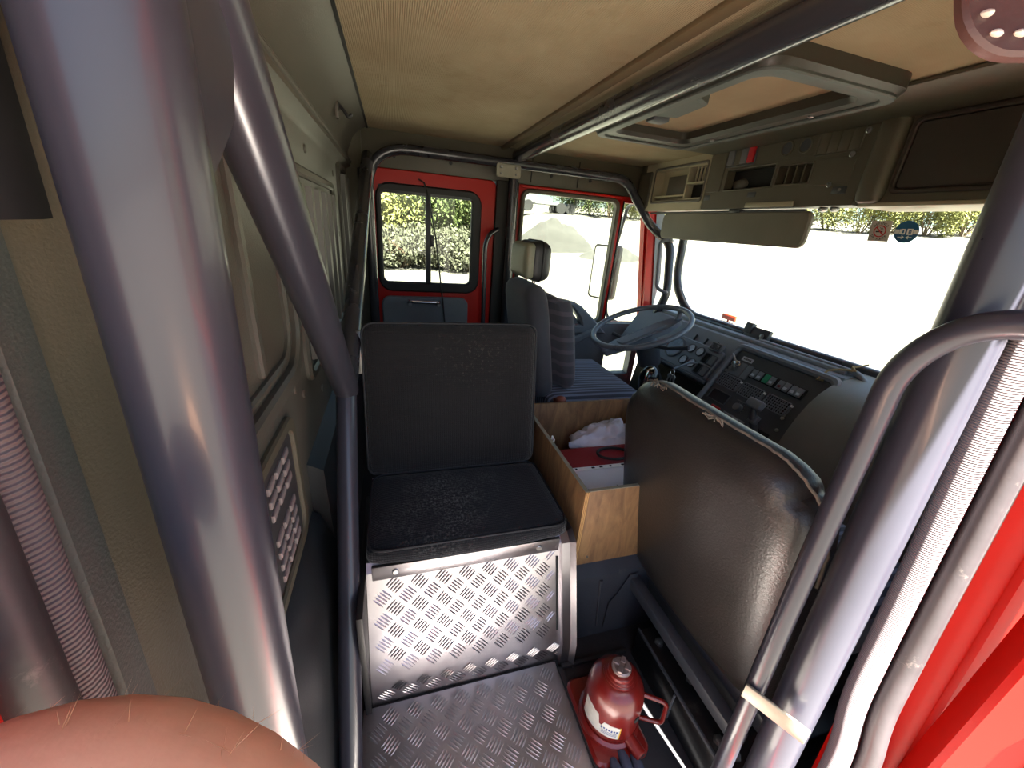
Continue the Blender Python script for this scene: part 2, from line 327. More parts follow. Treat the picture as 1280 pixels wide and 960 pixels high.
def thing(name, label, cat, loc, group=None):
    o = bpy.data.objects.new(name, None); COL.objects.link(o); o.location = loc; o.empty_display_size = 0.05; ORG[o.name] = Vector(loc)
    o['label'] = label; o['category'] = cat
    if group: o['group'] = group
    return o
def tag(o, label, cat, group=None):
    o['label'] = label; o['category'] = cat
    if group: o['group'] = group
    return o
def struct(bm, name, m, label, cat='wall', **k):
    o = fin(bm, name, m, **k); o['kind'] = 'structure'; o['label'] = label; o['category'] = cat; return o
nb = bmesh.new
def one(fn, *a, **k):
    b = nb(); fn(b, *a, **k); return b

# ------------------------------------------------------------------ outside ground, bank and shrubs
def ground_h(x, y):
    r = math.hypot(x, y); az = math.degrees(math.atan2(x, y))
    if -60 < az < 130 and r > 4:
        k = max(0.0, min(1.0, (az - 11) / 9.0)); k = k * k * (3 - 2 * k)
        if az > 95: k *= max(0, 1 - (az - 95) / 30)
        slope = max(0.0, r - 9.0) * 0.118 * k
        bank = max(0.0, min(1.0, (r - 22.5) / 4.5)) * 2.2 * (1 - k) * (1 if az > -45 else max(0, (az + 60) / 15))
        h = -1.2 + min(slope, 5.6) + bank
    else: h = -1.2
    if r > 4: h += noise.noise(Vector((x * 0.35, y * 0.35, 3.1))) * 0.16 * min(1, (r - 4) / 6)
    return h
b = nb(); NR, NA = 46, 120; rows = []
for i in range(NR):
    r = 0.02 + 90 * (i / (NR - 1)) ** 2.1
    rows.append([b.verts.new((r * math.sin(2 * PI * j / NA), r * math.cos(2 * PI * j / NA), ground_h(r * math.sin(2 * PI * j / NA), r * math.cos(2 * PI * j / NA)))) for j in range(NA)])
for i in range(NR - 1): bridge(b, rows[i], rows[i + 1])
g = fin(b, 'sandy_ground', SAND, loc=(0, 0, -1.2)); g['kind'] = 'structure'; g['label'] = 'pale sandy ground sloping up outside the cab'; g['category'] = 'ground'

def leaves(n, rx, rz, size, seed, up_=0.0):
    rd = random.Random(seed); b = nb()
    lumps = [(rd.uniform(-0.6, 0.6) * rx, rd.uniform(-0.6, 0.6) * rx, rd.uniform(0.35, 0.75) * rz, rd.uniform(0.35, 0.6)) for _ in range(9)]
    for _ in range(n):
        lx, ly, lz, lr = rd.choice(lumps); d = Vector((rd.gauss(0, 1), rd.gauss(0, 1), rd.gauss(0, 1))).normalized() * rd.uniform(0.55, 1.0)
        c = Vector((lx + d.x * lr * rx, ly + d.y * lr * rx, max(0.05, lz + d.z * lr * rz * 0.8)))
        a = Vector((rd.gauss(0, 1), rd.gauss(0, 1), rd.gauss(0, 1) + up_)).normalized(); e = a.orthogonal().normalized(); s = size * rd.uniform(0.6, 1.5)
        v = [b.verts.new(c + a * s), b.verts.new(c + e * s * 0.4), b.verts.new(c - a * s), b.verts.new(c - e * s * 0.4)]; b.faces.new(v)
    return b
def bush_src(k, n, rx, rz, size, m):
    b = leaves(n, rx, rz, size, 11 + k, 1.2 if k == 2 else 0); me = bpy.data.meshes.new('foliage'); b.to_mesh(me); b.free(); me.materials.append(m)
    s = nb(); rd = random.Random(k)
    for _ in range(6):
        a = rd.uniform(0, 2 * PI); tube(s, [(0.1 * math.cos(a), 0.1 * math.sin(a), 0), (0.3 * rx * math.cos(a), 0.3 * rx * math.sin(a), 0.35 * rz), (0.55 * rx * math.cos(a), 0.55 * rx * math.sin(a), 0.7 * rz)], [0.05, 0.04, 0.02], 6)
    ms = bpy.data.meshes.new('stem'); s.to_mesh(ms); s.free(); ms.materials.append(BARK)
    return me, ms
BS = [bush_src(0, 5200, 2.3, 4.6, 0.10, LEAF[0]), bush_src(1, 4200, 2.0, 3.6, 0.10, LEAF[1]), bush_src(2, 3200, 1.6, 1.7, 0.09, LEAF[2])]
def bush(kind, az, r, sc, label, group):
    x, y = r * math.sin(R(az)), r * math.cos(R(az)); o = thing('shrub', label, 'shrub', (x, y, ground_h(x, y) - 0.15), group)
    for nm, me in zip(('foliage', 'stem'), BS[kind]):
        c = bpy.data.objects.new(nm, me); COL.objects.link(c); c.parent = o
        if nm == 'foliage': c['kind'] = 'stuff'
    o.scale = (sc, sc, sc * random.uniform(0.9, 1.15)); o.rotation_euler.z = random.uniform(0, 6.28)
ORD = ['first', 'second', 'third', 'fourth', 'fifth', 'sixth', 'seventh', 'eighth']
for i, az in enumerate([-10, -5.2, -0.6, 4.0, 8.6, 13.2]): bush(0 if i % 3 != 2 else 1, az, 23.4 + (i % 2) * 1.2, 1.05, 'tall green shrub, %s from left in the row behind the sliding side window' % ORD[i], 'tall shrubs behind the sliding window')
for i, az in enumerate([-7, -2.8, 1.2, 5.4, 9.8]): bush(2, az, 20.8, 1.15, 'low dry shrub, %s from left at the bank foot behind the sliding window' % ORD[i], 'low dry shrubs behind the sliding window')
for i, az in enumerate([24, 26.5, 29, 31.5, 34.5]): bush(1 if i > 2 else 0, az, 43, 0.9, 'bright shrub, %s from left on the slope crest in the driver door window' % ORD[i], 'shrubs seen through the driver door window')
for i, az in enumerate([50, 53, 56, 58.5, 61, 63.5, 66, 69]): bush(1, az, 44 + (i % 2) * 1.5, 0.95, 'yellow green shrub, %s from left on the crest in the windscreen top' % ORD[i], 'shrubs seen through the windscreen')
# rubble mound
def mound(cx, cy, rx, ry, h, label, seed):
    b = nb(); n, mth = 26, 14; rings = []
    for i in range(mth + 1):
        t = i / mth; rings.append([b.verts.new((cx + rx * t * math.cos(2 * PI * k / n), cy + ry * t * math.sin(2 * PI * k / n),
            ground_h(cx, cy) - 0.3 + (h * (1 - t * t) + 0.35 * h * noise.noise(Vector((rx * t * math.cos(2 * PI * k / n) * 1.7, ry * t * math.sin(2 * PI * k / n) * 1.7, seed))) * (1 - t)))) for k in range(n)])
    for i in range(mth): bridge(b, rings[i], rings[i + 1])
    tag(fin(b, 'rubble_mound', RUBBLE, recalc=True), label, 'mound')
mound(8.1, 20.0, 2.5, 1.6, 1.5, 'grey rubble mound on the sand outside the driver door window', 2.2)
mound(10.2, 17.6, 2.0, 1.2, 0.75, 'low mound of sandy spoil seen past the driver headrest', 7.7)
# parked lorry chassis far off
az = R(20.8); lx, ly = 42 * math.sin(az), 42 * math.cos(az); lz = ground_h(lx, ly)
lr = thing('lorry_chassis', 'small far lorry chassis with wheels parked on the slope crest', 'lorry', (lx, ly, lz))
LCH = mat('faded_lorry_paint', '#77777a', 0.6, var=0.2); 
fin(one(box, lx - 2.6, lx + 2.8, ly - 0.5, ly + 0.5, lz + 0.75, lz + 1.0, 0.03), 'frame', LCH, lr)
fin(one(box, lx - 3.4, lx - 1.7, ly - 1.0, ly + 1.0, lz + 0.7, lz + 2.6, 0.15), 'cab', LCH, lr)
fin(one(box, lx - 3.3, lx - 1.8, ly - 1.02, ly - 0.98, lz + 1.7, lz + 2.4, 0.01), 'cab_window', INK, lr)
fin(one(box, lx + 2.6, lx + 2.75, ly - 0.6, ly + 0.6, lz + 1.0, lz + 2.6, 0.03), 'headboard', LCH, lr)
for wx in (-2.5, 0.9, 1.9):
    for wy in (-0.95, 0.95):
        wh = fin(one(lathe, [(0.3, -0.13), (0.5, -0.13), (0.5, 0.13), (0.3, 0.13)], (lx + wx, ly + wy, lz + 0.5), (0, 1, 0), 18), 'wheel', RUBBER, lr)

# ------------------------------------------------------------------ cab shell
SH = 0.065
def yn(y, z): return y + SH * (z - 0.6)          # near side leans inwards with height
b = nb(); box(b, -0.24, 1.70, 0.10, 2.32, -0.06, 0.0)
floor = struct(b, 'floor', mat('dark_floor_mat', '#232326', 0.7, var=0.3, vs_=7, bump=0.4, bs=90, dust_or_shade=('#55504a', 8, 0.6, 0.8)), 'dark rubber floor of the cab', 'floor')
# headliner
b = nb(); prism(b, rr(-0.10, 1.46, 0.15, 2.33, 0.06), FZ(1.49), 0.0, 0.02)
ceiling = struct(b, 'ceiling', CEIL, 'stained beige corded headliner', 'ceiling')
b = nb(); box(b, 0.560, 0.592, 0.2, 2.28, 1.478, 1.492, 0.004); fin(b, 'seam_strip', mat('headliner_strip', '#6d5c42', 0.9, var=0.2), ceiling)
b = nb(); box(b, -0.102, -0.094, 0.2, 2.3, 1.484, 1.492); fin(b, 'edge_welt', RUBBER, ceiling)
b = nb(); prism(b, rr(-0.30, 1.72, 0.17, 2.42, 0.08), FZ(1.512), 0.0, 0.05, 0.02)
struct(b, 'roof', RED, 'red outer roof skin of the cab', 'roof')
# rear wall
b = nb()
prof = [(-0.27, 0.0), (-0.215, 0.0), (-0.215, 1.285), (-0.205, 1.30), (-0.183, 1.315), (-0.183, 1.338), (-0.196, 1.346), (-0.190, 1.38), (-0.165, 1.44), (-0.13, 1.475), (-0.098, 1.488), (-0.098, 1.505), (-0.27, 1.505)]
extr(b, prof, 0.21, 2.262)
wall_rear = struct(b, 'wall_rear', OLIVE, 'olive grey moulded rear wall panel with flutes and slots')
b = nb(); tube(b, [(-0.183, 0.22, 1.333), (-0.183, 2.26, 1.333)], 0.006, 8); tube(b, [(-0.19, 0.22, 1.350), (-0.19, 2.26, 1.350)], 0.004, 8); fin(b, 'ridge_moulding', OLIVE, wall_rear)
XR = FXp(-0.215)
b = nb(); ring(b, rr(0.26, 0.93, 0.765, 1.27, 0.10), rr(0.295, 0.90, 0.80, 1.235, 0.085), XR, -0.005, 0.016, 0.006); fin(b, 'panel_frame', OLIVE, wall_rear)
b = nb(); ring(b, rr(0.31, 0.865, 0.815, 1.22, 0.07), rr(0.325, 0.85, 0.83, 1.205, 0.06), XR, -0.005, 0.010, 0.004); fin(b, 'inner_bead', OLIVE, wall_rear)
for y in (0.50, 0.66): fin(one(prism, rr(y, y + 0.022, 0.84, 1.19, 0.010, 3), XR, -0.004, 0.010, 0.004), 'rib', OLIVE, wall_rear)
for (y0, y1, z0, z1, nf) in ((0.98, 1.74, 0.70, 1.20, 6), (1.93, 2.24, 0.80, 1.30, 4)):
    b = nb(); ring(b, rr(y0, y1, z0, z1, 0.04), rr(y0 + 0.025, y1 - 0.025, z0 + 0.025, z1 - 0.025, 0.03), XR, -0.005, 0.014, 0.006); fin(b, 'louvre_frame', OLIVE, wall_rear)
    step = (y1 - y0 - 0.09) / nf
    for k in range(nf):
        u = y0 + 0.05 + k * step
        bb = nb(); pr_ = [(u + step * 0.10, 0.0), (u + step * 0.18, 0.026), (u + step * 0.34, 0.028), (u + step * 0.95, 0.0)]
        prism(bb, [(p_[0], p_[1]) for p_ in pr_], Fr((-0.215, 0, z0 + 0.045), (0, 1, 0), (1, 0, 0), (0, 0, 1)), 0, z1 - z0 - 0.09); fin(bb, 'louvre_flute', OLIVE, wall_rear)
b = nb(); ring(b, rr(0.36, 0.79, 0.43, 0.725, 0.04), rr(0.385, 0.765, 0.455, 0.70, 0.03), XR, -0.005, 0.010, 0.004); fin(b, 'grille_frame', OLIVE_D, wall_rear)
fin(one(prism, rr(0.385, 0.765, 0.455, 0.70, 0.03), XR, 0.0, 0.003), 'grille_backing', mat('charcoal_grille', '#2f2e30', 0.6), wall_rear)
SLOT = mat('pinkish_slot_plastic', '#8a7f7c', 0.6, var=0.1)
slot_me = None
for cu in range(7):
    for cv in range(8):
        if (cu == 3) or (cv == 4 and cu > 3) : continue
        u0 = 0.41 + cu * 0.047; v0 = 0.467 + cv * 0.0275
        if slot_me is None:
            ob = fin(one(prism, [(u0, v0), (u0 + 0.034, v0 + 0.004), (u0 + 0.034, v0 + 0.018), (u0, v0 + 0.014)], XR, 0.002, 0.008, 0.002), 'vent_slot', SLOT, wall_rear); slot_me = ob.data; s0 = (u0, v0)
        else:
            c = bpy.data.objects.new('vent_slot', slot_me); COL.objects.link(c); c.parent = wall_rear; c.location = (0, u0 - s0[0], v0 - s0[1])
for (y, z) in ((0.93, 0.70), (1.28, 1.25), (1.82, 1.24), (0.86, 0.74), (1.15, 0.62), (1.36, 0.60), (1.86, 1.02)):
    fin(one(prism, circ(y, z, 0.011, 12), XR, 0, 0.004, 0.002), 'plug', OLIVE, wall_rear)
b = nb(); extr(b, [(-0.215, 0.0), (-0.150, 0.0), (-0.165, 0.30), (-0.20, 0.40), (-0.215, 0.41)], 0.30, 0.86); fin(b, 'lower_ledge', mat('slate_lower_trim', '#2a2c2e', 0.5, var=0.1, bump=0.2, bs=300), wall_rear)
b = nb(); extr(b, [(-0.215, 0.0), (-0.165, 0.0), (-0.18, 0.52), (-0.215, 0.54)], 0.87, 2.2); fin(b, 'lower_ledge', mat('slate_lower_trim', '#2a2c2e'), wall_rear)
hk = thing('coat_hook', 'small dark coat hook high on the rear wall', 'hook', (-0.16, 1.66, 1.42))
b = nb(); box(b, -0.172, -0.158, 1.645, 1.675, 1.395, 1.45, 0.004); fin(b, 'plate', OLIVE, hk)
b = nb(); tube(b, fillet([(-0.162, 1.66, 1.44), (-0.142, 1.66, 1.42), (-0.130, 1.66, 1.402), (-0.118, 1.66, 1.415)], 0.01), 0.005, 8); fin(b, 'hook', RUBBER, hk)

# far side wall: header, pillars, doors
b = nb(); box(b, -0.20, 1.48, 2.275, 2.33, 1.325, 1.50, 0.006); wl_ = struct(b, 'wall_left', OLIVE_D, 'dark header and pillars of the far side wall')
b = nb(); box(b, 0.545, 0.672, 2.245, 2.33, 0.0, 1.33, 0.01); fin(b, 'pillar', mat('dark_pillar_trim', '#2c2b28', 0.5, var=0.1), wl_)
b = nb(); box(b, -0.268, -0.128, 2.26, 2.34, 0.0, 1.50, 0.01); fin(b, 'pillar', OLIVE_D, wl_)
for x in (0.02, 0.30, 0.86, 1.10): fin(one(prism, circ(x, 1.395 - 0.012, 0.009, 12), FY(2.275), 0, 0.004, 0.001), 'screw', RUBBER, wl_)
fin(one(box, 0.74, 0.744, 2.270, 2.276, 1.34, 1.47), 'panel_gap', DARKM, wl_); fin(one(box, 1.02, 1.024, 2.270, 2.276, 1.34, 1.47), 'panel_gap', DARKM, wl_)
b = nb(); prism(b, [(1.50, 1.33), (1.555, 1.33), (1.70, 0.55), (1.63, 0.55)], FY(2.31), 0, 0.07, 0.008); fin(b, 'front_pillar', RED, wl_)
b = nb(); prism(b, [(1.545, 1.33), (1.585, 1.33), (1.73, 0.55), (1.69, 0.55)], FY(2.29), 0, 0.06, 0.008); fin(b, 'pillar_trim', DASHM, wl_)
# rear side door with sliding window
b = nb(); ring(b, rr(-0.128, 0.545, 0.0, 1.325, 0.03), rr(-0.055, 0.445, 0.75, 1.245, 0.055), FY(2.32), 0, 0.06, 0.004)
d1 = struct(b, 'door_1', RED, 'red rear side door with a black framed sliding window', 'door')
b = nb(); ring(b, rr(-0.078, 0.468, 0.725, 1.263, 0.07), rr(-0.050, 0.415, 0.778, 1.222, 0.025), FY(2.275), 0, 0.03, 0.008); gk = fin(b, 'window_gasket', RUBBER, d1)
b = nb(); box(b, -0.06, 0.43, 2.246, 2.252, 1.215, 1.25, 0.002); fin(b, 'blind_rail', BLACKP, d1)
fin(one(box, 0.170, 0.198, 2.245, 2.272, 0.77, 1.23, 0.004), 'mullion', BLACKP, d1)
lt = fin(one(box, 0.196, 0.212, 2.235, 2.262, 0.97, 1.03, 0.004), 'latch', BLACKP, d1)
fin(one(box, -0.055, 0.185, 2.262, 2.266, 0.77, 1.23), 'pane', GL_S, d1); fin(one(box, 0.185, 0.42, 2.270, 2.274, 0.77, 1.23), 'pane', GL_S, d1)
fin(one(prism, rr(-0.068, 0.410, 0.25, 0.700, 0.045), FY(2.26), 0, 0.018, 0.006), 'lining_panel', DOORG, d1)
b = nb(); tube(b, fillet([(0.075, 2.242, 0.678), (0.080, 2.205, 0.678), (0.240, 2.205, 0.676), (0.245, 2.242, 0.676)], 0.02), 0.0085, 12); fin(b, 'pull_handle', CHROME, d1)
for x in (0.08, 0.24): fin(one(prism, circ(x, 0.66, 0.012, 12), FY(2.242), 0, 0.01, 0.003), 'screw', STEEL, d1)
# driver door
b = nb(); prism_loop_o = [(0.672, 0.02), (1.60, 0.02), (1.60, 0.52), (1.48, 1.325), (0.672, 1.325)]
d2v = []
def polyring(bm, O, I, fr, w0, w1): ring(bm, O, I, fr, w0, w1)
O = [(0.672, 0.50), (1.685, 0.50), (1.525, 1.325), (0.672, 1.325)]; I = [(0.705, 0.56), (1.625, 0.56), (1.490, 1.292), (0.705, 1.292)]
ring(b, O, I, FY(2.32), 0, 0.045)
d2 = struct(b, 'door_2', RED, 'driver door with charcoal lining and large window', 'door')
I2 = [(0.722, 0.575), (1.285, 0.575), (1.285, 1.280), (0.722, 1.280)]; O2 = [(0.690, 0.545), (1.300, 0.545), (1.300, 1.305), (0.690, 1.305)]
b = nb(); ring(b, rr(0.690, 1.312, 0.545, 1.308, 0.05), rr(0.712, 1.288, 0.57, 1.286, 0.035), FY(2.272), -0.02, 0.02, 0.006); fin(b, 'window_frame', OLIVE_D, d2)
fin(one(box, 1.312, 1.330, 2.262, 2.30, 0.55, 1.30, 0.003), 'division_bar', RED, d2)
fin(one(box, 1.330, 1.338, 2.258, 2.30, 0.55, 1.30, 0.002), 'division_seal', RUBBER, d2)
fin(one(box, 0.70, 1.30, 2.290, 2.294, 0.56, 1.295), 'pane', GL_S, d2)
fin(one(prism, [(1.33, 0.55), (1.64, 0.55), (1.50, 1.30), (1.33, 1.30)], FY(2.294), 0, 0.004), 'quarter_pane', GL_S, d2)
b = nb(); holes(b, 0.672, 1.62, 0.02, 0.56, [(1.365, 1.575, 0.20, 0.375)], FY(2.30), 0, 0.06); fin(b, 'lining', DOORG, d2)
fin(one(box, 1.36, 1.58, 2.285, 2.289, 0.19, 0.38), 'lower_pane', GL_S, d2)
fin(one(box, 1.355, 1.585, 2.235, 2.25, 0.165, 0.20, 0.004), 'lower_sill', mat('pale_sill', '#8a93a0', 0.4), d2)
# armrest / pull recess with loop
b = nb(); ring(b, [(0.70, 0.50), (1.33, 0.50), (1.27, 0.56), (1.13, 0.675), (1.08, 0.70), (0.70, 0.72)], [(0.74, 0.56), (1.14, 0.56), (1.125, 0.60), (1.07, 0.66), (1.04, 0.675), (0.74, 0.685)], FY(2.25), -0.01, 0.055, 0.012); fin(b, 'pull_loop', DOORG, d2)
fin(one(prism, [(0.74, 0.545), (1.15, 0.545), (1.10, 0.61), (0.74, 0.60)], FY(2.25), 0.0, 0.03, 0.006), 'loop_grip', DASHM, d2)
b = nb(); prism(b, [(0.69, 0.40), (1.08, 0.41), (1.29, 0.53), (1.27, 0.56), (1.10, 0.485), (0.69, 0.47)], FY(2.24), 0, 0.06, 0.012); fin(b, 'armrest', DOORG, d2)
fin(one(box, 1.10, 1.13, 2.20, 2.24, 0.20, 0.33, 0.008), 'winder', GREYB, d2)
fin(one(box, 0.685, 1.315, 2.250, 2.262, 1.309, 1.322, 0.003), 'red_lip', RED, d2)

# near side: pillars, seals, body skin
def lean(loop3): return loop3
def nearstrip(bm, prof, z0, z1, n=8):
    """closed profile of (x, y-at-z0.6) swept up the leaning near side"""
    rings = []
    for i in range(n + 1):
        z = z0 + (z1 - z0) * i / n; rings.append([bm.verts.new((x, yn(y, z), z)) for x, y in prof])
    for i in range(n): bridge(bm, rings[i], rings[i + 1])
    bm.faces.new(rings[0]); bm.faces.new(rings[-1])
b = nb(); nearstrip(b, [(0.715, 0.204), (0.739, 0.186), (0.784, 0.165), (0.784, 0.192), (0.773, 0.228), (0.722, 0.234)], -0.35, 1.45)
wr = struct(b, 'wall_right', RED, 'red painted near side pillar and body skin around the open doorway')
b = nb(); nearstrip(b, [(-0.62, 0.09), (-0.286, 0.10), (-0.22, 0.113), (-0.188, 0.130), (-0.188, 0.160), (-0.24, 0.18), (-0.62, 0.15)], -0.35, 1.45); fin(b, 'rear_quarter', RED, wr)
b = nb(); box(b, -0.40, 1.60, 0.14, 0.24, 1.395, 1.51, 0.02); fin(b, 'roof_rail', RED, wr)
b = nb(); prism(b, [(0.66, 0.15), (0.66, 0.10), (0.775, 0.10), (0.85, -0.10), (1.60, -0.10), (1.60, 0.15)], FZ(1.425), 0, 0.02); fin(b, 'added_shade_rail', RUBBER, wr)  # unseen overhang, added and shaped to shade the near tubes and passenger cushion
b = nb(); prism(b, [(-0.60, 0.15), (-0.60, -0.095), (0.25, -0.095), (0.42, -0.22), (0.66, -0.22), (0.655, 0.15)], FZ(1.425), 0, 0.02); fin(b, 'added_shade_hood', RUBBER, wr)  # unseen plate added over the doorway, outline cut to keep sun off the floor
b = nb(); box(b, -0.155, 0.66, 0.06, 0.16, -0.35, -0.01, 0.02); fin(b, 'sill', RED, wr)
b = nb(); nearstrip(b, [(-0.212, 0.215), (-0.192, 0.215), (-0.192, 0.238), (-0.186, 0.275), (-0.186, 0.36), (-0.214, 0.36)], 0.0, 1.40); fin(b, 'brown_jamb_trim', BROWN_TRIM, wr)
b = nb(); nearstrip(b, [(-0.190, 0.203), (-0.181, 0.208), (-0.183, 0.232), (-0.194, 0.234), (-0.205, 0.203)], 0.0, 1.40); fin(b, 'grey_jamb_strip', GREY_TRIM, wr)
b = nb(); nearstrip(b, [(-0.214, 0.195), (-0.178, 0.200), (-0.172, 0.215), (-0.174, 0.245), (-0.18, 0.262), (-0.214, 0.262)], 1.085, 1.40); fin(b, 'upper_jamb_cover', mat('black_jamb_felt', '#19181b', 0.9, var=0.2, vs_=30), wr)
# front door (closed) outer skin + window + inner lining
b = nb(); nearstrip(b, [(0.787, 0.157), (0.818, 0.142), (0.896, 0.121), (1.10, 0.112), (1.52, 0.112), (1.52, 0.178), (0.85, 0.196), (0.787, 0.196)], -0.30, 0.80)
d3 = struct(b, 'door_3', RED, 'closed red front door seen edge on beyond the near pillar', 'door')
b = nb(); ring(b, [(0.787, 0.79), (1.60, 0.79), (1.50, 1.40), (0.787, 1.40)], [(0.83, 0.82), (1.56, 0.82), (1.46, 1.35), (0.83, 1.35)], Fr((0, 0.205, 0), (1, 0, 0), (0, 0, 1), (0, -1, 0)), 0, 0.035); fin(b, 'window_frame', BLACKP, d3)
fin(one(prism, [(0.82, 0.80), (1.58, 0.80), (1.47, 1.36), (0.82, 1.36)], FY(0.19), 0, 0.004), 'pane', GL_S, d3)
b = nb(); nearstrip(b, [(0.79, 0.20), (1.52, 0.20), (1.52, 0.228), (0.79, 0.228)], 0.0, 0.60); fin(b, 'lining', DOORG, d3)
fin(one(box, 0.85, 1.2, 0.22, 0.255, 0.40, 0.45, 0.015), 'armrest', BLACKP, d3)
# the open rear door, out of view, its swing set to shade the near side
OD = Fr((0.745, 0.125, 0.0), (0.57, -0.82, 0), (0, 0, 1), (-0.82, -0.57, 0))
b = nb(); ring(b, rr(0.0, 0.78, -0.30, 1.38, 0.05), rr(0.07, 0.70, 0.72, 1.30, 0.05), OD, -0.035, 0.02, 0.006)
d4 = struct(b, 'door_4', RED, 'red rear door swung wide open on the near side', 'door')
fin(one(prism, rr(0.06, 0.71, 0.71, 1.31, 0.05), OD, -0.01, -0.006), 'pane', GL_S, d4)
fin(one(prism, rr(0.06, 0.72, 0.05, 0.66, 0.05), OD, 0.02, 0.035, 0.006), 'lining_panel', DOORG, d4)
# door seals
def seal(name, label, P0, inner, ox):
    t = thing(name, label, 'door seal', P0)
    return t
sl1 = thing('door_seal', 'ribbed black rubber door seal on the pillar beside the grab rail', 'door seal', (0.70, 0.2, 0.0))
pts = [(0.697, yn(0.222, 1.40), 1.40), (0.697, yn(0.218, 0.82), 0.82), (0.699, yn(0.217, 0.56), 0.56), (0.692, yn(0.213, 0.43), 0.43), (0.697, yn(0.202, 0.34), 0.34), (0.688, yn(0.198, 0.15), 0.15), (0.678, yn(0.195, 0.01), 0.01)]
b = nb(); tube(b, fillet(pts, 0.06), 0.0215, 14, sx=0.75); fin(b, 'ribbed_trim', SEALM, sl1)
b = nb(); tube(b, fillet([(p[0] + 0.020, p[1] - 0.027, p[2]) for p in pts], 0.06), 0.015, 14); fin(b, 'rubber_bulb', BULB, sl1)
sl2 = thing('door_seal', 'ribbed black rubber door seal at the left edge above the bare skin', 'door seal', (-0.15, 0.18, 0.05))
pts = [(-0.187, yn(0.198, 1.40), 1.40), (-0.188, yn(0.191, 1.0), 1.0), (-0.188, yn(0.188, 0.8), 0.8), (-0.18, yn(0.19, 0.5), 0.5), (-0.175, yn(0.19, 0.05), 0.05)]
b = nb(); tube(b, fillet(pts, 0.06), 0.0132, 14); fin(b, 'ribbed_trim', SEALM, sl2)
b = nb(); tube(b, fillet([(p[0] + 0.002, p[1] - 0.023, p[2]) for p in pts], 0.06), 0.0138, 14); fin(b, 'rubber_bulb', BULB, sl2)

# front wall and windscreen
b = nb(); nearstrip(b, [(1.524, 0.112), (1.66, 0.13), (1.74, 0.17), (1.74, 0.232), (1.524, 0.232)], -0.30, 0.80); fin(b, 'front_corner', RED, wr)
b = nb(); prism(b, [(1.60, 0.80), (1.70, 0.80), (1.60, 1.40), (1.50, 1.40)], FY(0.215), 0, 0.05); fin(b, 'windscreen_pillar', RED, wr)
b = nb(); box(b, 1.72, 1.78, 0.14, 2.34, -0.35, 0.66, 0.02); wf = struct(b, 'wall_front', RED, 'red front panel below the windscreen')
def ws(z): return 1.735 - 0.20 * (z - 0.66)
WS = Fr((ws(0.66), 0, 0.66), (0, 1, 0), (-0.2, 0, 1), (-1, 0, -0.2))
b = nb(); prism(b, rr(0.20, 2.33, 0.0, 0.80, 0.08), WS, 0, 0.006); win = fin(b, 'window_1', GL_W); win['kind'] = 'structure'; win['label'] = 'wide windscreen glass with bright sand beyond'; win['category'] = 'windscreen'
b = nb(); ring(b, rr(0.15, 2.36, -0.05, 0.86, 0.10), rr(0.215, 2.305, 0.01, 0.62, 0.06), WS, -0.012, 0.018, 0.006); fin(b, 'windscreen_seal', RUBBER, win)

# ------------------------------------------------------------------ roll cage
cage = thing('roll_cage', 'dark slate painted tubular roll cage with diagonal braces and roof bar', 'roll cage', (0.2, 1.2, 0.0))
CT = lambda z: (-0.1185 - 0.0262 * (1.18 - z), 0.262, z)
b = nb(); tube(b, fillet([CT(0.0), CT(1.40), (0.0, 0.285, 1.455), (0.645, 0.292, 1.455)], 0.05), 0.0305, 28); fin(b, 'rear_hoop_tube', TUBE, cage)
J = (-0.120, 0.93, 0.705)
b = nb(); tube(b, [(-0.114, 0.285, 1.305), J], 0.028, 24); fin(b, 'near_diagonal_brace', TUBE, cage)
b = nb(); tube(b, [(-0.122, 0.94, 0.70), (-0.10, 2.165, 1.355)], 0.026, 20); fin(b, 'far_diagonal_brace', TUBE2, cage)
b = nb(); tube(b, [(-0.120, 0.935, 0.72), (-0.122, 0.485, 0.0)], 0.0235, 20); fin(b, 'lower_brace', TUBE, cage)
far_path = [(-0.105, 2.185, 0.0), (-0.105, 2.185, 1.405), (1.275, 2.185, 1.405), (1.50, 2.18, 1.165), (1.575, 2.07, 1.09), (1.575, 2.0, 0.80), (1.55, 2.03, 0.66), (1.46, 2.15, 0.42)]
b = nb(); tube(b, fillet(far_path, {1: 0.20, 2: 0.07, 3: 0.08, 4: 0.06, 5: 0.06, 6: 0.05}, 8), 0.024, 18); fin(b, 'side_hoop_tube', TUBE2, cage)
b = nb(); tube(b, [(0.632, 2.215, 0.0), (0.625, 2.215, 1.42)], 0.026, 18); fin(b, 'far_pillar_tube', TUBE2, cage)
b = nb(); tube(b, [(0.64, 2.205, 1.447), (0.645, 0.30, 1.447)], 0.033, 24); fin(b, 'roof_bar', TUBE2, cage)
b = nb(); tube(b, [(0.645, 0.296, 1.455), (0.643, 0.222, 0.0)], 0.031, 24); fin(b, 'near_pillar_tube', TUBE, cage)
b = nb(); tube(b, fillet([(1.655, 2.07, 1.24), (1.655, 2.045, 0.86), (1.675, 1.90, 0.705), (1.675, 0.24, 0.70)], 0.09, 8), 0.024, 18); fin(b, 'front_lower_tube', TUBE2, cage)
b = nb(); prism(b, [(0.268, 1.10), (0.30, 1.118), (0.345, 1.150), (0.362, 1.185), (0.366, 1.22), (0.366, 1.40), (0.268, 1.40)], FXp(-0.104), 0, 0.006, 0.002); fin(b, 'gusset_plate', TUBE, cage)
b = nb(); prism(b, rr(0.515, 0.645, 1.335, 1.398, 0.012), FY(2.160), 0, 0.006, 0.002); bp_ = fin(b, 'bracket_plate', PLATE, cage)
for x in (0.54, 0.62):
    for z in (1.353, 1.382): fin(one(prism, circ(x, z, 0.008 if z > 1.36 else 0.0045, 6), FY(2.154), 0, 0.007, 0.002), 'bolt', STEEL, bp_)
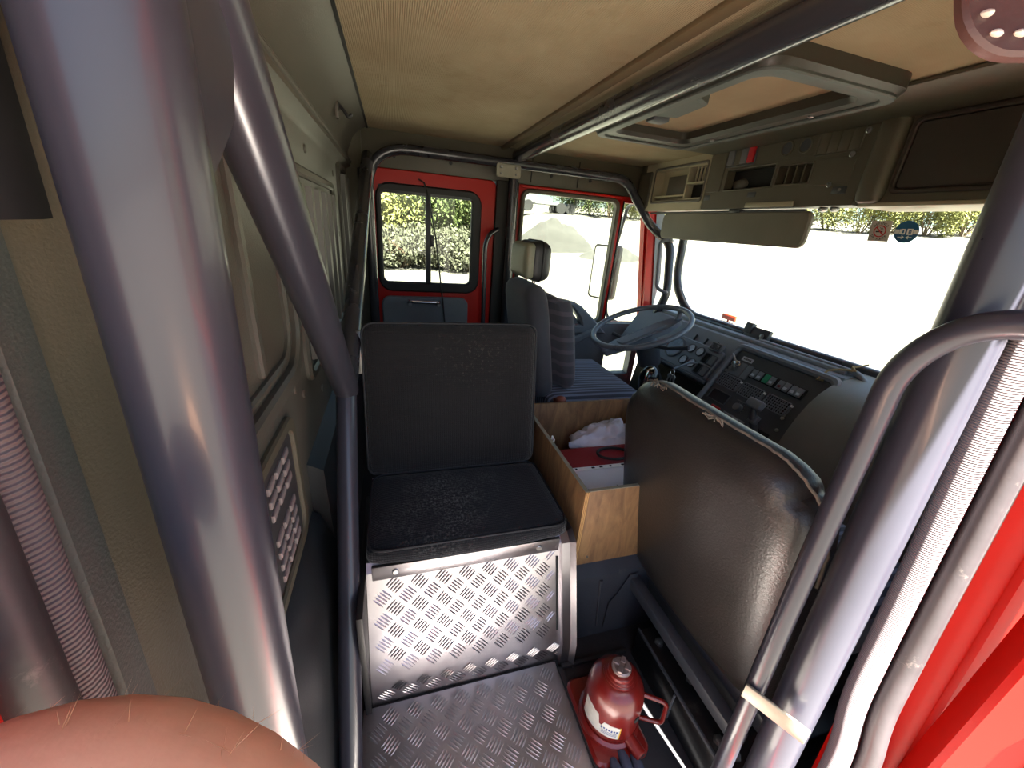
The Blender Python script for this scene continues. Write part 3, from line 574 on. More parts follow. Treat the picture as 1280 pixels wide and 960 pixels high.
b = nb(); box(b, -0.145, -0.12, 2.10, 2.16, 1.16, 1.30, 0.006); fin(b, 'wall_clamp', RUBBER, cage)

# grab rails
gh = thing('grab_handle', 'light grey bent grab rail in front of the near pillar tube', 'grab handle', (0.585, 0.26, 0.06))
b = nb(); tube(b, fillet([(0.585, 0.262, 0.0), (0.585, 0.285, 0.62), (0.585, 0.293, 0.985), (0.585, 0.245, 1.050), (0.610, 0.150, 1.056)], {1: 0.1, 2: 0.10, 3: 0.06}, 10), 0.0150, 20); fin(b, 'rail', TUBE, gh)
CL = Fr((0.580, 0.282, 0.385), (0.045, -0.085, 0.0), (0, 0, 1), (-0.085, -0.045, 0))
b = nb(); fbox(b, CL, -0.006, 0.088, -0.016, 0.016, 0.014, 0.020, 0.002); fin(b, 'clamp_bar', PLATE, gh)
gh2 = thing('grab_handle', 'slim dark grab rail by the far pillar beside the sliding window', 'grab handle', (0.485, 2.16, 0.3))
b = nb(); tube(b, fillet([(0.500, 2.215, 0.28), (0.492, 2.165, 0.34), (0.478, 2.165, 1.0), (0.500, 2.175, 1.06), (0.555, 2.21, 1.085)], 0.05), 0.0125, 14); fin(b, 'rail', TUBE2, gh2); fin(one(prism, circ(0.50, 0.28, 0.02, 12), FY(2.235), 0, 0.025), 'foot', TUBE2, gh2)
gh3 = thing('grab_handle', 'curved grey grab handle on the front pillar beside the steering wheel', 'grab handle', (1.53, 2.05, 0.8))
b = nb(); tube(b, fillet([(1.572, 2.055, 1.105), (1.515, 2.09, 1.10), (1.515, 2.035, 0.83), (1.565, 1.99, 0.81)], 0.06, 8), 0.0105, 14); fin(b, 'rail', mat('grey_handle', '#6d7178', 0.3), gh3)
for p in ((1.565, 2.05, 1.10), (1.562, 1.995, 0.815)): fin(one(ball, p, 0.012, 0.012, 0.012, 10), 'screw_boss', STEEL, gh3)

# ------------------------------------------------------------------ seat base of chequer plate
def bars(bm, fr, u0, u1, v0, v1, pitch, h, clip=None):
    h2 = pitch; sd = h2 * math.sqrt(2); L_ = sd * 0.43; sp = sd * 0.178; wd = sd * 0.052
    nu, nv = int((u1 - u0) / h2) + 1, int((v1 - v0) / h2) + 1
    for i in range(nu + 1):
        for j in range(nv + 1):
            if (i + j) % 2: continue
            cu, cv = u0 + i * h2, v0 + j * h2
            a = R(45) if j % 2 == 0 else R(-45); du, dv = math.cos(a), math.sin(a)
            for k in range(-2, 3):
                ou, ov = cu - dv * k * sp, cv + du * k * sp; l = L_ * (1 - 0.04 * abs(k))
                e = l * 0.72
                if not (u0 + e < ou < u1 - e and v0 + e < ov < v1 - e): continue
                if clip and not clip(ou, ov): continue
                A = bm.verts.new(fr.p(ou - du * l, ov - dv * l, 0)); B_ = bm.verts.new(fr.p(ou + du * l, ov + dv * l, 0))
                s1 = [bm.verts.new(fr.p(ou - du * l * q - dv * wd, ov - dv * l * q + du * wd, 0)) for q in (0.6, -0.6)]
                s2 = [bm.verts.new(fr.p(ou - du * l * q + dv * wd, ov - dv * l * q - du * wd, 0)) for q in (0.6, -0.6)]
                t = [bm.verts.new(fr.p(ou - du * l * q, ov - dv * l * q, h)) for q in (0.65, -0.65)]
                for f in ((A, s1[0], t[0]), (A, t[0], s2[0]), (s1[0], s1[1], t[1], t[0]), (s2[0], t[0], t[1], s2[1]), (B_, t[1], s1[1]), (B_, s2[1], t[1])): bm.faces.new(f)
sb = thing('chequer_plate_box', 'shiny aluminium chequer plate box under the folding seat', 'seat base', (0.18, 0.85, 0.0))
b = nb(); extr2 = [(0.617, 0.0), (0.62, 0.082), (0.704, 0.338), (0.72, 0.356), (1.05, 0.356), (1.05, 0.0)]
prism(b, extr2, Fr((-0.085, 0, 0), (0, 1, 0), (0, 0, 1), (1, 0, 0)), 0, 0.505)
fin(b, 'box', ALU, sb, ang=20)
S1 = Fr((-0.085, 0.62, 0.082), (1, 0, 0), (0, 0.084, 0.256), (0, -0.256, 0.084))
b = nb(); bars(b, S1, 0.005, 0.470, 0.006, 0.262, 0.0285, 0.0014); fin(b, 'tread_bars', ALU, sb, kind='stuff', recalc=False)
S0 = Fr((-0.085, 0.617, 0.0), (1, 0, 0), (0, 0, 1), (0, -1, 0))
b = nb(); bars(b, S0, 0.005, 0.50, 0.004, 0.080, 0.0285, 0.0014); fin(b, 'tread_bars', ALU, sb, kind='stuff', recalc=False)
b = nb(); fbox(b, S1, 0.470, 0.476, 0.03, 0.235, 0.0, 0.0025); fin(b, 'slot', DARKM, sb)
b = nb(); extrp = [(0.60, 0.005), (0.604, 0.082), (0.694, 0.345), (0.72, 0.36), (0.76, 0.36), (0.76, 0.0)]
prism(b, extrp, Fr((0.398, 0, 0), (0, 1, 0), (0, 0, 1), (1, 0, 0)), 0, 0.035, 0.012); fin(b, 'corner_edge', ALU, sb, ang=20)
b = nb(); box(b, -0.072, 0.392, 0.696, 0.706, 0.322, 0.362, 0.002); an = fin(b, 'angle_strip', ALU, sb)
for x in (-0.02, 0.335): fin(one(prism, circ(x, 0.343, 0.008, 12), FY(0.696), 0, 0.004, 0.002), 'rivet', STEEL, an)
# chequer floor plate
b = nb(); box(b, -0.105, 0.388, 0.125, 0.612, 0.0005, 0.005, 0.001); fp = fin(b, 'chequer_plate', ALU_W, floor)
b = nb(); bars(b, FZ(0.005), -0.10, 0.384, 0.13, 0.61, 0.0285, 0.0014); fin(b, 'tread_bars', ALU_W, fp, kind='stuff', recalc=False)
b = nb(); box(b, 0.388, 0.402, 0.125, 0.600, 0.0005, 0.014, 0.003); box(b, 0.388, 0.60, 0.588, 0.60, 0.0005, 0.014, 0.003); fin(b, 'rubber_edging', RUBBER, floor)
b = nb(); box(b, -0.100, -0.0865, 0.60, 1.0, 0.0005, 0.33, 0.002); fin(b, 'base_side_trim', RUBBER, floor)

# folding seat
js = thing('folding_seat', 'black cloth folding seat with flat backrest facing the open door', 'seat', (0.165, 0.88, 0.36))
b = nb(); soft(b, FZ(0.3635), -0.083, 0.412, 0.695, 0.985, 0.0, 0.052, 0.022, 0.006, 11, fn=lambda u, v, w: (u, v - (0.012 * (1 - ((u - 0.165) / 0.25) ** 2) if v < 0.8 else 0), w)); cu_ = fin(b, 'cushion', CLOTH_SEAT, js, ang=60)
b = nb(); tube(b, [(u, v, 0.4105) for u, v in rr(-0.079, 0.408, 0.694, 0.985, 0.035, 5)], 0.0032, 6, closed=True); fin(b, 'piping', INK, cu_)
BK = Fr((0.0, 0.975, 0.405), (1, 0, 0), (0, 0.085, 0.43), (0, -0.43, 0.085))
b = nb(); soft(b, BK, -0.088, 0.408, 0.0, 0.44, -0.085, 0.0, 0.028, 0.008, 11); bk_ = fin(b, 'backrest', CLOTH_BACK, js, ang=60)
b = nb(); tube(b, [BK.p(u, v, -0.018) for u, v in rr(-0.089, 0.409, 0.004, 0.441, 0.03, 5)], 0.0035, 6, closed=True); fin(b, 'piping', INK, bk_)
b = nb(); fbox(b, BK, -0.105, -0.086, 0.30, 0.42, -0.05, -0.035, 0.003); fin(b, 'side_hinge', STEEL, js)
for v in (0.33, 0.39): fin(one(lathe, [(0.006, 0), (0.006, 0.012), (0.003, 0.014)], BK.p(-0.105, v, -0.043), (-1, 0, 0), 8), 'bolt', CHROME, js)

# ------------------------------------------------------------------ engine cover, plywood box and contents
b = nb(); prism(b, [(0.66, 0.0), (0.70, 0.19), (0.735, 0.222), (1.30, 0.222), (1.34, 0.18), (1.36, 0.0)], Fr((0.452, 0, 0), (0, 1, 0), (0, 0, 1), (1, 0, 0)), 0, 0.88)
ec = thing('engine_cover', 'dark moulded engine cover between the front seats under the plywood box', 'engine cover', (0.9, 1.0, 0.0))
EC = mat('dark_cover_mat', '#2c2f36', 0.6, var=0.2, vs_=6, bump=0.25, bs=120, dust_or_shade=('#50504c', 7, 0.62, 0.8))
fin(b, 'shell', EC, ec, ang=25)
EF = Fr((0, 0.66, 0.0), (1, 0, 0), (0, 0.04, 0.19), (0, -0.19, 0.04))
b = nb(); prism(b, [(0.56, 0.02), (0.575, 0.10), (0.60, 0.125), (0.64, 0.18), (0.66, 0.18), (0.63, 0.10), (0.64, 0.02)], EF, 0, 0.008, 0.004); fin(b, 'moulded_crease', EC, ec)
b = nb(); prism(b, [(0.535, 0.03), (0.545, 0.03), (0.550, 0.18), (0.540, 0.18)], EF, 0, 0.006, 0.002); fin(b, 'moulded_crease', EC, ec)
px = thing('plywood_box', 'open worn plywood box on the engine cover holding papers', 'box', (0.70, 0.98, 0.223))
fin(one(box, 0.458, 0.470, 0.722, 1.250, 0.223, 0.478, 0.001), 'side_panel', WOOD, px)
fin(one(box, 0.940, 0.952, 0.722, 1.250, 0.223, 0.478, 0.001), 'side_panel', WOOD, px)
fin(one(box, 0.4705, 0.9395, 0.722, 0.734, 0.223, 0.478, 0.001), 'front_panel', WOOD, px)
fin(one(box, 0.4705, 0.9395, 1.238, 1.250, 0.223, 0.486, 0.001), 'back_panel', WOOD, px)
fin(one(box, 0.4705, 0.9395, 0.7345, 1.2375, 0.223, 0.232, 0.0), 'bottom_panel', WOOD, px)
for (x0, x1, y0, y1) in ((0.4585, 0.4695, 0.7225, 1.2495), (0.471, 0.939, 0.7225, 0.7335)): fin(one(box, x0, x1, y0, y1, 0.478, 0.4795), 'edge', WOOD_E, px)
fin(one(box, 0.4585, 0.4695, 0.7205, 0.722, 0.225, 0.478), 'ply_edge', mat('ply_layers', '#c39a63', 0.7, stripes=(0, 1600.0, '#8a5f34', 0.2)), px)
for z in (0.24,): fin(one(prism, circ(0.50, 0.25, 0.004, 8), FY(0.722), 0, 0.002), 'screw', STEEL, px)
def sheet(name, m, label, cat, x0, x1, y0, y1, z0, z1, tilt=0.0, bev=0.002):
    b = nb(); box(b, x0, x1, y0, y1, z0, z1, bev, 1, Matrix.Translation(((x0 + x1) / 2, y0, z0)) @ Matrix.Rotation(tilt, 4, 'X') @ Matrix.Translation((-(x0 + x1) / 2, -y0, -z0))); return tag(fin(b, name, m), label, cat)
ps = thing('paper_stack', 'stack of white printed papers in the plywood box', 'papers', (0.66, 0.84, 0.232))
b = nb()
for k in range(12): box(b, 0.476 + 0.003 * (k % 3), 0.90 + 0.004 * (k % 2), 0.740 + 0.003 * (k % 2), 0.975 + 0.004 * (k % 3), 0.2325 + k * 0.011, 0.2325 + (k + 1) * 0.011 - 0.001)
fin(b, 'sheets', PAPER, ps)
fin(one(box, 0.480, 0.90, 0.962, 0.979, 0.365, 0.368), 'punched_edge', WHITEP, ps)
for k, x in enumerate((0.56, 0.62, 0.65, 0.69, 0.735, 0.76)): fin(one(box, x, x + (0.012 if k in (1, 2, 4) else 0.007), 0.966, 0.974, 0.3682, 0.3688), 'punch_mark', INK, ps)
b = nb(); rd = random.Random(3)
for k in range(60): 
    u = rd.uniform(0.55, 0.74); v = rd.uniform(0.75, 0.85); box(b, u, u + rd.uniform(0.002, 0.004), v, v + rd.uniform(0.01, 0.035), 0.3640, 0.3646)
fin(b, 'scribbled_print', mat('grey_print', '#7b7c86', 0.8), ps, kind='stuff')
fin(one(box, 0.476, 0.535, 0.742, 0.775, 0.40, 0.403, 0.001), 'green_card', mat('olive_card', '#7f8266', 0.7), ps)
b = nb(); box(b, 0.476, 0.93, 0.988, 1.11, 0.233, 0.360, 0.004); tag(fin(b, 'red_folder', REDF), 'red card folder standing behind the papers in the plywood box', 'folder')
cb = nb(); lp = []
for i in range(33):
    a = 2 * PI * i / 32 * 0.86 + 0.5; lp.append((0.745 + 0.065 * math.cos(a), 1.035 + 0.042 * math.sin(a), 0.367 + 0.012 * (i / 32)))
lp += [(0.80, 0.985, 0.376), (0.83, 0.94, 0.38)]
tube(cb, lp, 0.0052, 8); tag(fin(cb, 'black_cable', RUBBER), 'looped black cable lying on the red folder in the box', 'cable')
def crump(d): return 0.92 + 0.35 * noise.noise(d * 2.2 + Vector((4, 1, 2))) + 0.30 * abs(noise.noise(d * 4.5)) + 0.16 * abs(noise.noise(d * 10))
b = nb(); ball(b, (0.79, 1.170, 0.325), 0.135, 0.062, 0.092, 44, crump); tag(fin(b, 'white_rag', WHITEC, ang=80), 'crumpled white rag at the back of the plywood box', 'rag')
b = nb(); tube(b, [(0.4715, 1.00, 0.462), (0.4745, 1.00, 0.486), (0.4745, 0.985, 0.482), (0.4715, 0.985, 0.462)], 0.003, 6); tag(fin(b, 'white_clip', WHITEP), 'tiny white clip on the plywood box side edge', 'clip')

# ------------------------------------------------------------------ front passenger seat (seen from behind)
psx = thing('passenger_seat', 'worn black vinyl front seat seen from behind beside the grab rail', 'seat', (0.85, 0.55, 0.0))
PB = Fr((0.680, 0.0, 0.165), (0, 1, 0), (-0.115, 0, 0.635), (-0.635, 0, -0.115))   # u = Y, v up the back, w out of the back face
def pbfn(u, v, w): 
    t = (u - 0.5875) / 0.26
    if w < -0.05: pass
    a, b_, rc = abs(u - 0.59) - (0.28 - 0.13), v - (0.600 - 0.13), 0.13
    if a > 0 and b_ > 0:
        k = max(a, b_) / math.hypot(a, b_); u = 0.59 + math.copysign(0.28 - 0.13 + a * k, u - 0.59); v = 0.600 - 0.13 + b_ * k
    return (u, v, w - 0.018 * t * t * (1 if w > -0.05 else 0.4))
b = nb(); soft(b, PB, 0.310, 0.870, 0.0, 0.600, -0.125, 0.0, 0.052, 0.010, 15, fn=pbfn); bkp = fin(b, 'backrest', VINYL, psx, ang=70)
b = nb(); lp = [(0.873, 0.34), (0.873, 0.470)] + [(0.74 + 0.133 * math.cos(R(a)), 0.470 + 0.133 * math.sin(R(a))) for a in range(15, 91, 15)] + [(0.59, 0.604)] + [(0.44 + 0.133 * math.cos(R(a)), 0.470 + 0.133 * math.sin(R(a))) for a in range(90, 181, 15)] + [(0.307, 0.38)]
rd = random.Random(5); path = []
for i in range(len(lp) - 1):
    for k in range(6):
        t = k / 6; u = lp[i][0] * (1 - t) + lp[i + 1][0] * t; v = lp[i][1] * (1 - t) + lp[i + 1][1] * t; path.append(PB.p(u + rd.uniform(-0.001, 0.001), v + rd.uniform(-0.0015, 0.0015), -0.062 - 0.009 * ((u - 0.5875) / 0.26) ** 2))
tube(b, path, 0.0027, 7); fin(b, 'frayed_piping', VINYL_E, bkp)
b = nb()
for (u, v) in ((0.745, 0.602), (0.73, 0.603), (0.56, 0.605), (0.545, 0.605)):
    for k in range(5): 
        q = PB.p(u + rd.uniform(-0.02, 0.02), v, -0.050); tube(b, [q, q + Vector((rd.uniform(-0.012, 0.004), rd.uniform(-0.012, 0.012), rd.uniform(0.0, 0.01))), q + Vector((rd.uniform(-0.018, 0.0), rd.uniform(-0.022, 0.022), rd.uniform(-0.006, 0.012)))], 0.0016, 5)
fin(b, 'torn_threads', VINYL_E, bkp, kind='stuff')
b = nb(); soft(b, FZ(0.26), 0.70, 1.20, 0.310, 0.85, 0.0, 0.155, 0.05, 0.012, 9); fin(b, 'cushion', STRIPE, psx, ang=60)
b = nb(); box(b, 0.700, 0.722, 0.29, 0.84, 0.155, 0.20, 0.004); box(b, 0.64, 0.672, 0.29, 0.842, 0.135, 0.17, 0.004); fin(b, 'back_rail', BLACKP, psx)
b = nb(); box(b, 0.71, 1.15, 0.32, 0.79, 0.10, 0.258, 0.01); fin(b, 'seat_pan', BLACKP, psx)
b = nb(); box(b, 0.612, 1.10, 0.27, 0.585, 0.0, 0.098, 0.004); pd = fin(b, 'pedestal', mat('black_greasy_steel', '#161617', 0.3, var=0.3, vs_=14, bump=0.3, bs=30, dust_or_shade=('#4a4843', 14, 0.58, 0.75)), psx)
fin(one(box, 0.612, 0.618, 0.27, 0.585, 0.098, 0.106, 0.001), 'edge_flange', BLACKP, pd)
for (x, y) in ((0.65, 0.54), (0.67, 0.44), (0.645, 0.32), (0.66, 0.29)): fin(one(lathe, [(0.012, 0), (0.012, 0.004), (0.008, 0.005), (0.008, 0.011), (0.003, 0.012)], (x, y, 0.098), (0, 0, 1), 6), 'bolt', STEEL, pd)
fin(one(box, 0.6095, 0.612, 0.42, 0.424, 0.005, 0.095), 'panel_joint', GREYB, pd)

# ------------------------------------------------------------------ bottle jack and glove
jk = thing('bottle_jack', 'red hydraulic bottle jack standing on the floor behind the front seat', 'jack', (0.462, 0.455, 0.0))
JX, JY = 0.462, 0.455
b = nb(); prism(b, rr(JX - 0.072, JX + 0.066, JY - 0.088, JY + 0.098, 0.022, 4), FZ(0.0015), 0, 0.022, 0.006); prism(b, circ(JX, JY, 0.071, 28), FZ(0.02), 0, 0.018, 0.006); fin(b, 'base', JACKM, jk)
b = nb(); lathe(b, [(0.060, 0.036), (0.0635, 0.042), (0.0645, 0.06), (0.0645, 0.125), (0.062, 0.145), (0.055, 0.162), (0.044, 0.174), (0.036, 0.178)], (JX, JY, 0), n=36); fin(b, 'body', JACKM, jk)
b = nb(); lathe(b, [(0.036, 0.176), (0.036, 0.181), (0.032, 0.183), (0.032, 0.186), (0.028, 0.188), (0.028, 0.196), (0.025, 0.198)], (JX, JY, 0), n=28); fin(b, 'collar', JACKM, jk)
b = nb(); lathe(b, [(0.020, 0.196), (0.022, 0.200), (0.022, 0.206), (0.019, 0.209)], (JX, JY, 0), n=20)
for k in range(4): 
    a = R(45 + 90 * k); box(b, JX - 0.005, JX + 0.005, JY + 0.006, JY + 0.020, 0.207, 0.213, 0.001, 1, Matrix.Translation((JX, JY, 0)) @ Matrix.Rotation(a, 4, 'Z') @ Matrix.Translation((-JX, -JY, 0)))
fin(b, 'saddle', mat('scuffed_steel', '#8a7772', 0.4, metal=0.6, var=0.3, vs_=60), jk)
b = nb(); hx = Vector((0.86, -0.5, 0)).normalized(); o = Vector((JX, JY, 0))
tube(b, fillet([o + hx * 0.06 + Vector((0, 0, 0.135)), o + hx * 0.115 + Vector((0, 0, 0.130)), o + hx * 0.118 + Vector((0, 0, 0.055)), o + hx * 0.06 + Vector((0, 0, 0.052))], 0.015), 0.0052, 10); fin(b, 'carry_handle', JACKM, jk)
b = nb(); q = Vector((0.30, -0.95, 0)).normalized(); lathe(b, [(0.015, 0.055), (0.015, 0.098), (0.012, 0.100)], o + Vector((0, 0, 0.045)), q + Vector((0, 0, -0.12)), 14); fin(b, 'pump_socket', JACKM, jk)
b = nb(); lathe(b, [(0.011, 0.0995), (0.011, 0.1015)], o + Vector((0, 0, 0.045)), q + Vector((0, 0, -0.12)), 12); fin(b, 'socket_bore', DARKM, jk)
b = nb(); lathe(b, [(0.009, -0.004), (0.009, 0.006), (0.006, 0.008)], o + Vector((0.056, 0.022, 0.13)), (0.9, 0.35, 0.2), 8); fin(b, 'filler_plug', STEEL, jk)
b = nb(); lathe(b, [(0.008, 0), (0.008, 0.002)], o + Vector((math.sin(R(18)) * 0.0645, -math.cos(R(18)) * 0.0645, 0.112)), (math.sin(R(18)), -math.cos(R(18)), 0), 14); fin(b, 'plug_hole', DARKM, jk)
def jarc(bm, a0, a1, z0, z1, r0, r1, n=14):
    A = []
    for i in range(n + 1):
        a = R(a0 + (a1 - a0) * i / n); zt = z1 if not isinstance(z1, list) else z1[min(i * len(z1) // (n + 1), len(z1) - 1)]
        A.append([bm.verts.new(o + Vector((math.sin(a) * rr_, -math.cos(a) * rr_, z))) for rr_, z in ((r0, z0), (r1, z0), (r1, zt), (r0, zt))])
    for i in range(n): bridge(bm, A[i], A[i + 1])
    bm.faces.new(A[0]); bm.faces.new(A[-1])
b = nb(); jarc(b, -100, -14, 0.058, [0.115, 0.115, 0.112, 0.085, 0.10, 0.098, 0.096], 0.0640, 0.0652, 18); lb = fin(b, 'paper_label', mat('torn_label', '#d8d4c6', 0.7, var=0.15, vs_=40), jk, ang=60)
b = nb()
for k in range(7): jarc(b, -52 + k * 5, -49 + k * 5, 0.078 + 0.002 * (k % 2), 0.085, 0.0650, 0.0656, 2)
for k in range(3): jarc(b, -50, -20, 0.066 + k * 0.004, 0.067 + k * 0.004, 0.0650, 0.0656, 8)
fin(b, 'label_print', mat('label_ink', '#4d5a86', 0.7), lb)
b = nb(); jarc(b, -15.5, -13.5, 0.058, 0.098, 0.0642, 0.0656, 2); fin(b, 'label_border', mat('label_yellow', '#c99a2c', 0.7), lb)
b = nb()
for k, (dx, dy, l) in enumerate(((0.0, 0.0, 0.05), (0.026, 0.004, 0.058), (0.05, -0.006, 0.052), (-0.03, -0.012, 0.045))):
    tube(b, [(0.425 + dx, 0.325 + dy, 0.022), (0.428 + dx, 0.325 + dy + l * 0.6, 0.026), (0.43 + dx, 0.325 + dy + l, 0.020)], [0.0125, 0.0125, 0.009], 10)
ball(b, (0.435, 0.295, 0.024), 0.05, 0.045, 0.022, 16)
tag(fin(b, 'work_glove', mat('slate_knit', '#3a4152', 0.9, var=0.15, vs_=40, bump=0.5, bs=200), ang=60), 'dark slate work glove on the floor below the jack', 'glove')

# ------------------------------------------------------------------ driver seat
ds = thing('driver_seat', 'high back driver seat with headrest beyond the plywood box', 'seat', (0.75, 1.6, 0.0))
DB = Fr((0.600, 0, 0.43), (0, 1, 0), (-0.085, 0, 0.50), (-0.50, 0, -0.085))
b = nb(); soft(b, DB, 1.385, 1.775, 0.0, 0.475, -0.05, 0.045, 0.045, 0.0, 11, fn=lambda u, v, w: ((u - 1.58) * (1 - 0.45 * max(0, (v - 0.34) / 0.2) ** 2) + 1.58, v, w)); fin(b, 'backrest', SUEDE, ds, ang=60)
b = nb(); soft(b, DB, 1.385, 1.775, 0.02, 0.42, -0.115, -0.045, 0.035, 0.02, 11, fn=lambda u, v, w: ((u - 1.6) * (1 - 0.35 * max(0, (v - 0.30) / 0.16) ** 2) + 1.6, v, w - (0.035 if abs(u - 1.6) > 0.14 and v < 0.40 else 0))); fin(b, 'back_cushion', PLAID, ds, ang=60)
b = nb(); soft(b, FZ(0.33), 0.60, 1.07, 1.335, 1.855, 0.0, 0.13, 0.04, 0.010, 9); fin(b, 'seat_cushion', STRIPE, ds, ang=60)
b = nb(); box(b, 0.62, 1.05, 1.40, 1.80, 0.0, 0.33, 0.02); fin(b, 'pedestal', BLACKP, ds)
HD = Fr((0.505, 0, 0.910), (0, 1, 0), (0.0, 0, 1), (-1, 0, 0))
b = nb(); soft(b, HD, 1.45, 1.67, 0.0, 0.150, -0.085, 0.005, 0.035, 0.008, 9); hr = fin(b, 'headrest', mat('dark_headrest_vinyl', '#2c2c2d', 0.45, var=0.15), ds, ang=60)
b = nb(); soft(b, HD, 1.452, 1.668, 0.008, 0.142, -0.02, 0.022, 0.02, 0.006, 9); fin(b, 'headrest_back', HEADB, hr, ang=60)
b = nb(); tube(b, [HD.p(u, v, -0.045) for u, v in rr(1.449, 1.671, -0.001, 0.151, 0.035, 5)], 0.0035, 6, closed=True); fin(b, 'piping', RUBBER, hr)
for y in (1.51, 1.61): fin(one(tube, [(0.535, y, 0.86), (0.545, y, 0.94)], 0.008, 10), 'headrest_post', CHROME, ds)
b = nb(); ball(b, (0.632, 1.300, 0.468), 0.024, 0.022, 0.018, 12); box(b, 0.618, 0.632, 1.302, 1.345, 0.445, 0.462, 0.003); fin(b, 'recline_knob', mat('brown_knob', '#8a4a3a', 0.4), ds)

# ------------------------------------------------------------------ dashboard
dash = thing('dashboard', 'charcoal dashboard with instrument cluster and slanted centre stack', 'dashboard', (1.5, 1.15, 0.0))
DP = Fr((1.5, 1.30, 0.663), (0, -1, 0), (-0.529, 0, -0.849), (-0.849, 0, 0.529))     # centre stack plane: u to the passenger, v down, w out
b = nb(); extr(b, [(1.715, 0.62), (1.715, 0.700), (1.60, 0.704), (1.54, 0.692), (1.515, 0.665), (1.41, 0.500), (1.43, 0.47), (1.60, 0.42), (1.70, 0.30)], 1.335, 2.15); fin(b, 'driver_side_body', DASHM, dash, ang=25)
b = nb(); extr(b, [(1.715, 0.05), (1.715, 0.700), (1.60, 0.704), (1.54, 0.692), (1.50, 0.655), (1.34, 0.40), (1.30, 0.33), (1.30, 0.10), (1.36, 0.05)], 0.895, 1.330); fin(b, 'centre_body', DASHM, dash, ang=25)
b = nb(); prof = [(1.715, 0.12), (1.715, 0.700), (1.62, 0.704)]
for i in range(9):
    t = i / 8; prof.append((1.56 - 0.26 * t - 0.03 * math.sin(t * PI), 0.692 - 0.10 * t - 0.24 * t * t + 0.02 * math.sin(t * PI)))
prof += [(1.31, 0.28), (1.36, 0.24), (1.50, 0.14)]
extr(b, prof, 0.235, 0.893); fin(b, 'passenger_side_body', DASHL, dash, ang=30)
fin(one(box, 1.55, 1.70, 0.24, 0.89, 0.0, 0.26), 'kick_panel', DARKM, dash)
b = nb(); ring(b, rr(-0.042, 0.425, -0.035, 0.42, 0.035), rr(-0.018, 0.402, -0.008, 0.40, 0.02), DP, -0.03, 0.016, 0.008); fin(b, 'stack_rim', DASHM, dash)
b = nb(); prism(b, rr(-0.016, 0.400, -0.006, 0.398, 0.018), DP, -0.02, 0.001); fin(b, 'stack_panel', BLACKP, dash)
# vents of small square cells
def gridvent(u0, u1, v0, v1):
    t = fin(one(ring, rr(u0 - 0.004, u1 + 0.004, v0 - 0.004, v1 + 0.004, 0.004, 2), rr(u0, u1, v0, v1, 0.003, 2), DP, 0.001, 0.008, 0.002), 'air_vent', DASHM, dash)
    bb = nb(); fbox(bb, DP, u0, u1, v0, v1, 0.001, 0.0025); fin(bb, 'vent_void', DARKM, t)
    bb = nb()
    for k in range(1, 9): u = u0 + (u1 - u0) * k / 9; fbox(bb, DP, u - 0.0013, u + 0.0013, v0, v1, 0.002, 0.007)
    for k in range(1, 5): v = v0 + (v1 - v0) * k / 5; fbox(bb, DP, u0, u1, v - 0.0013, v + 0.0013, 0.002, 0.0075)
    fin(bb, 'vent_grid', DASHM, t)
    bb = nb(); fbox(bb, DP, u1 + 0.007, u1 + 0.013, v0 + 0.012, v1, 0.001, 0.004); fin(bb, 'slider_track', DASHM, t)
    bb = nb(); fbox(bb, DP, u1 + 0.006, u1 + 0.014, v0 + 0.002, v0 + 0.010, 0.001, 0.010, 0.001); fin(bb, 'slider_tab', WHITEP, t)
gridvent(-0.004, 0.090, 0.122, 0.174); gridvent(0.114, 0.208, 0.122, 0.174); gridvent(0.236, 0.328, 0.122, 0.174)
fin(one(fbox, DP, 0.018, 0.074, 0.016, 0.036, 0.001, 0.003, 0.001), 'maker_label', PALEB, dash)
b = nb()
for k in range(6): fbox(b, DP, 0.028 + k * 0.0065, 0.0325 + k * 0.0065, 0.022, 0.030, 0.003, 0.0034)
fin(b, 'label_print', INK, dash)
fin(one(fbox, DP, -0.002, 0.066, 0.046, 0.112, 0.001, 0.007, 0.002), 'lock_panel', DASHM, dash)
fin(one(fbox, DP, 0.070, 0.100, 0.046, 0.112, 0.001, 0.006, 0.002), 'blank_panel', DASHM, dash)
fin(one(fbox, DP, 0.104, 0.345, 0.048, 0.094, 0.001, 0.005, 0.002), 'switch_bezel', DARKM, dash)
sw = None
for u in (0.120, 0.148, 0.180, 0.206, 0.245, 0.272, 0.301, 0.326):
    s_ = fin(one(fbox, DP, u - 0.0115, u + 0.0115, 0.052, 0.090, 0.004, 0.010, 0.002), 'rocker_switch', GREENB if abs(u - 0.18) < 0.001 else DASHM, dash)
    fin(one(fbox, DP, u - 0.007, u + 0.007, 0.073, 0.084, 0.0098, 0.0112, 0.0005), 'legend_lens', GREENB if abs(u - 0.18) < 0.001 else (PALEB if u != 0.245 else mat('dim_red_lens', '#6e2a30', 0.4)), s_)
b = nb(); ring(b, rr(0.002, 0.103, 0.198, 0.252, 0.004, 2), rr(0.006, 0.099, 0.202, 0.248, 0.003, 2), DP, 0.001, 0.007, 0.002); sc_ = fin(b, 'cubby_frame', BLACKP, dash)
fin(one(fbox, DP, 0.006, 0.099, 0.202, 0.248, 0.0008, 0.002), 'cubby_back', mat('dark_red_cubby', '#1d0f10', 0.3), sc_)
fin(one(fbox, DP, -0.004, 0.026, 0.272, 0.311, 0.001, 0.011, 0.004), 'grey_switch', GREYB, dash)
hz = fin(one(fbox, DP, 0.056, 0.102, 0.267, 0.311, 0.001, 0.012, 0.003), 'hazard_button', REDB, dash)
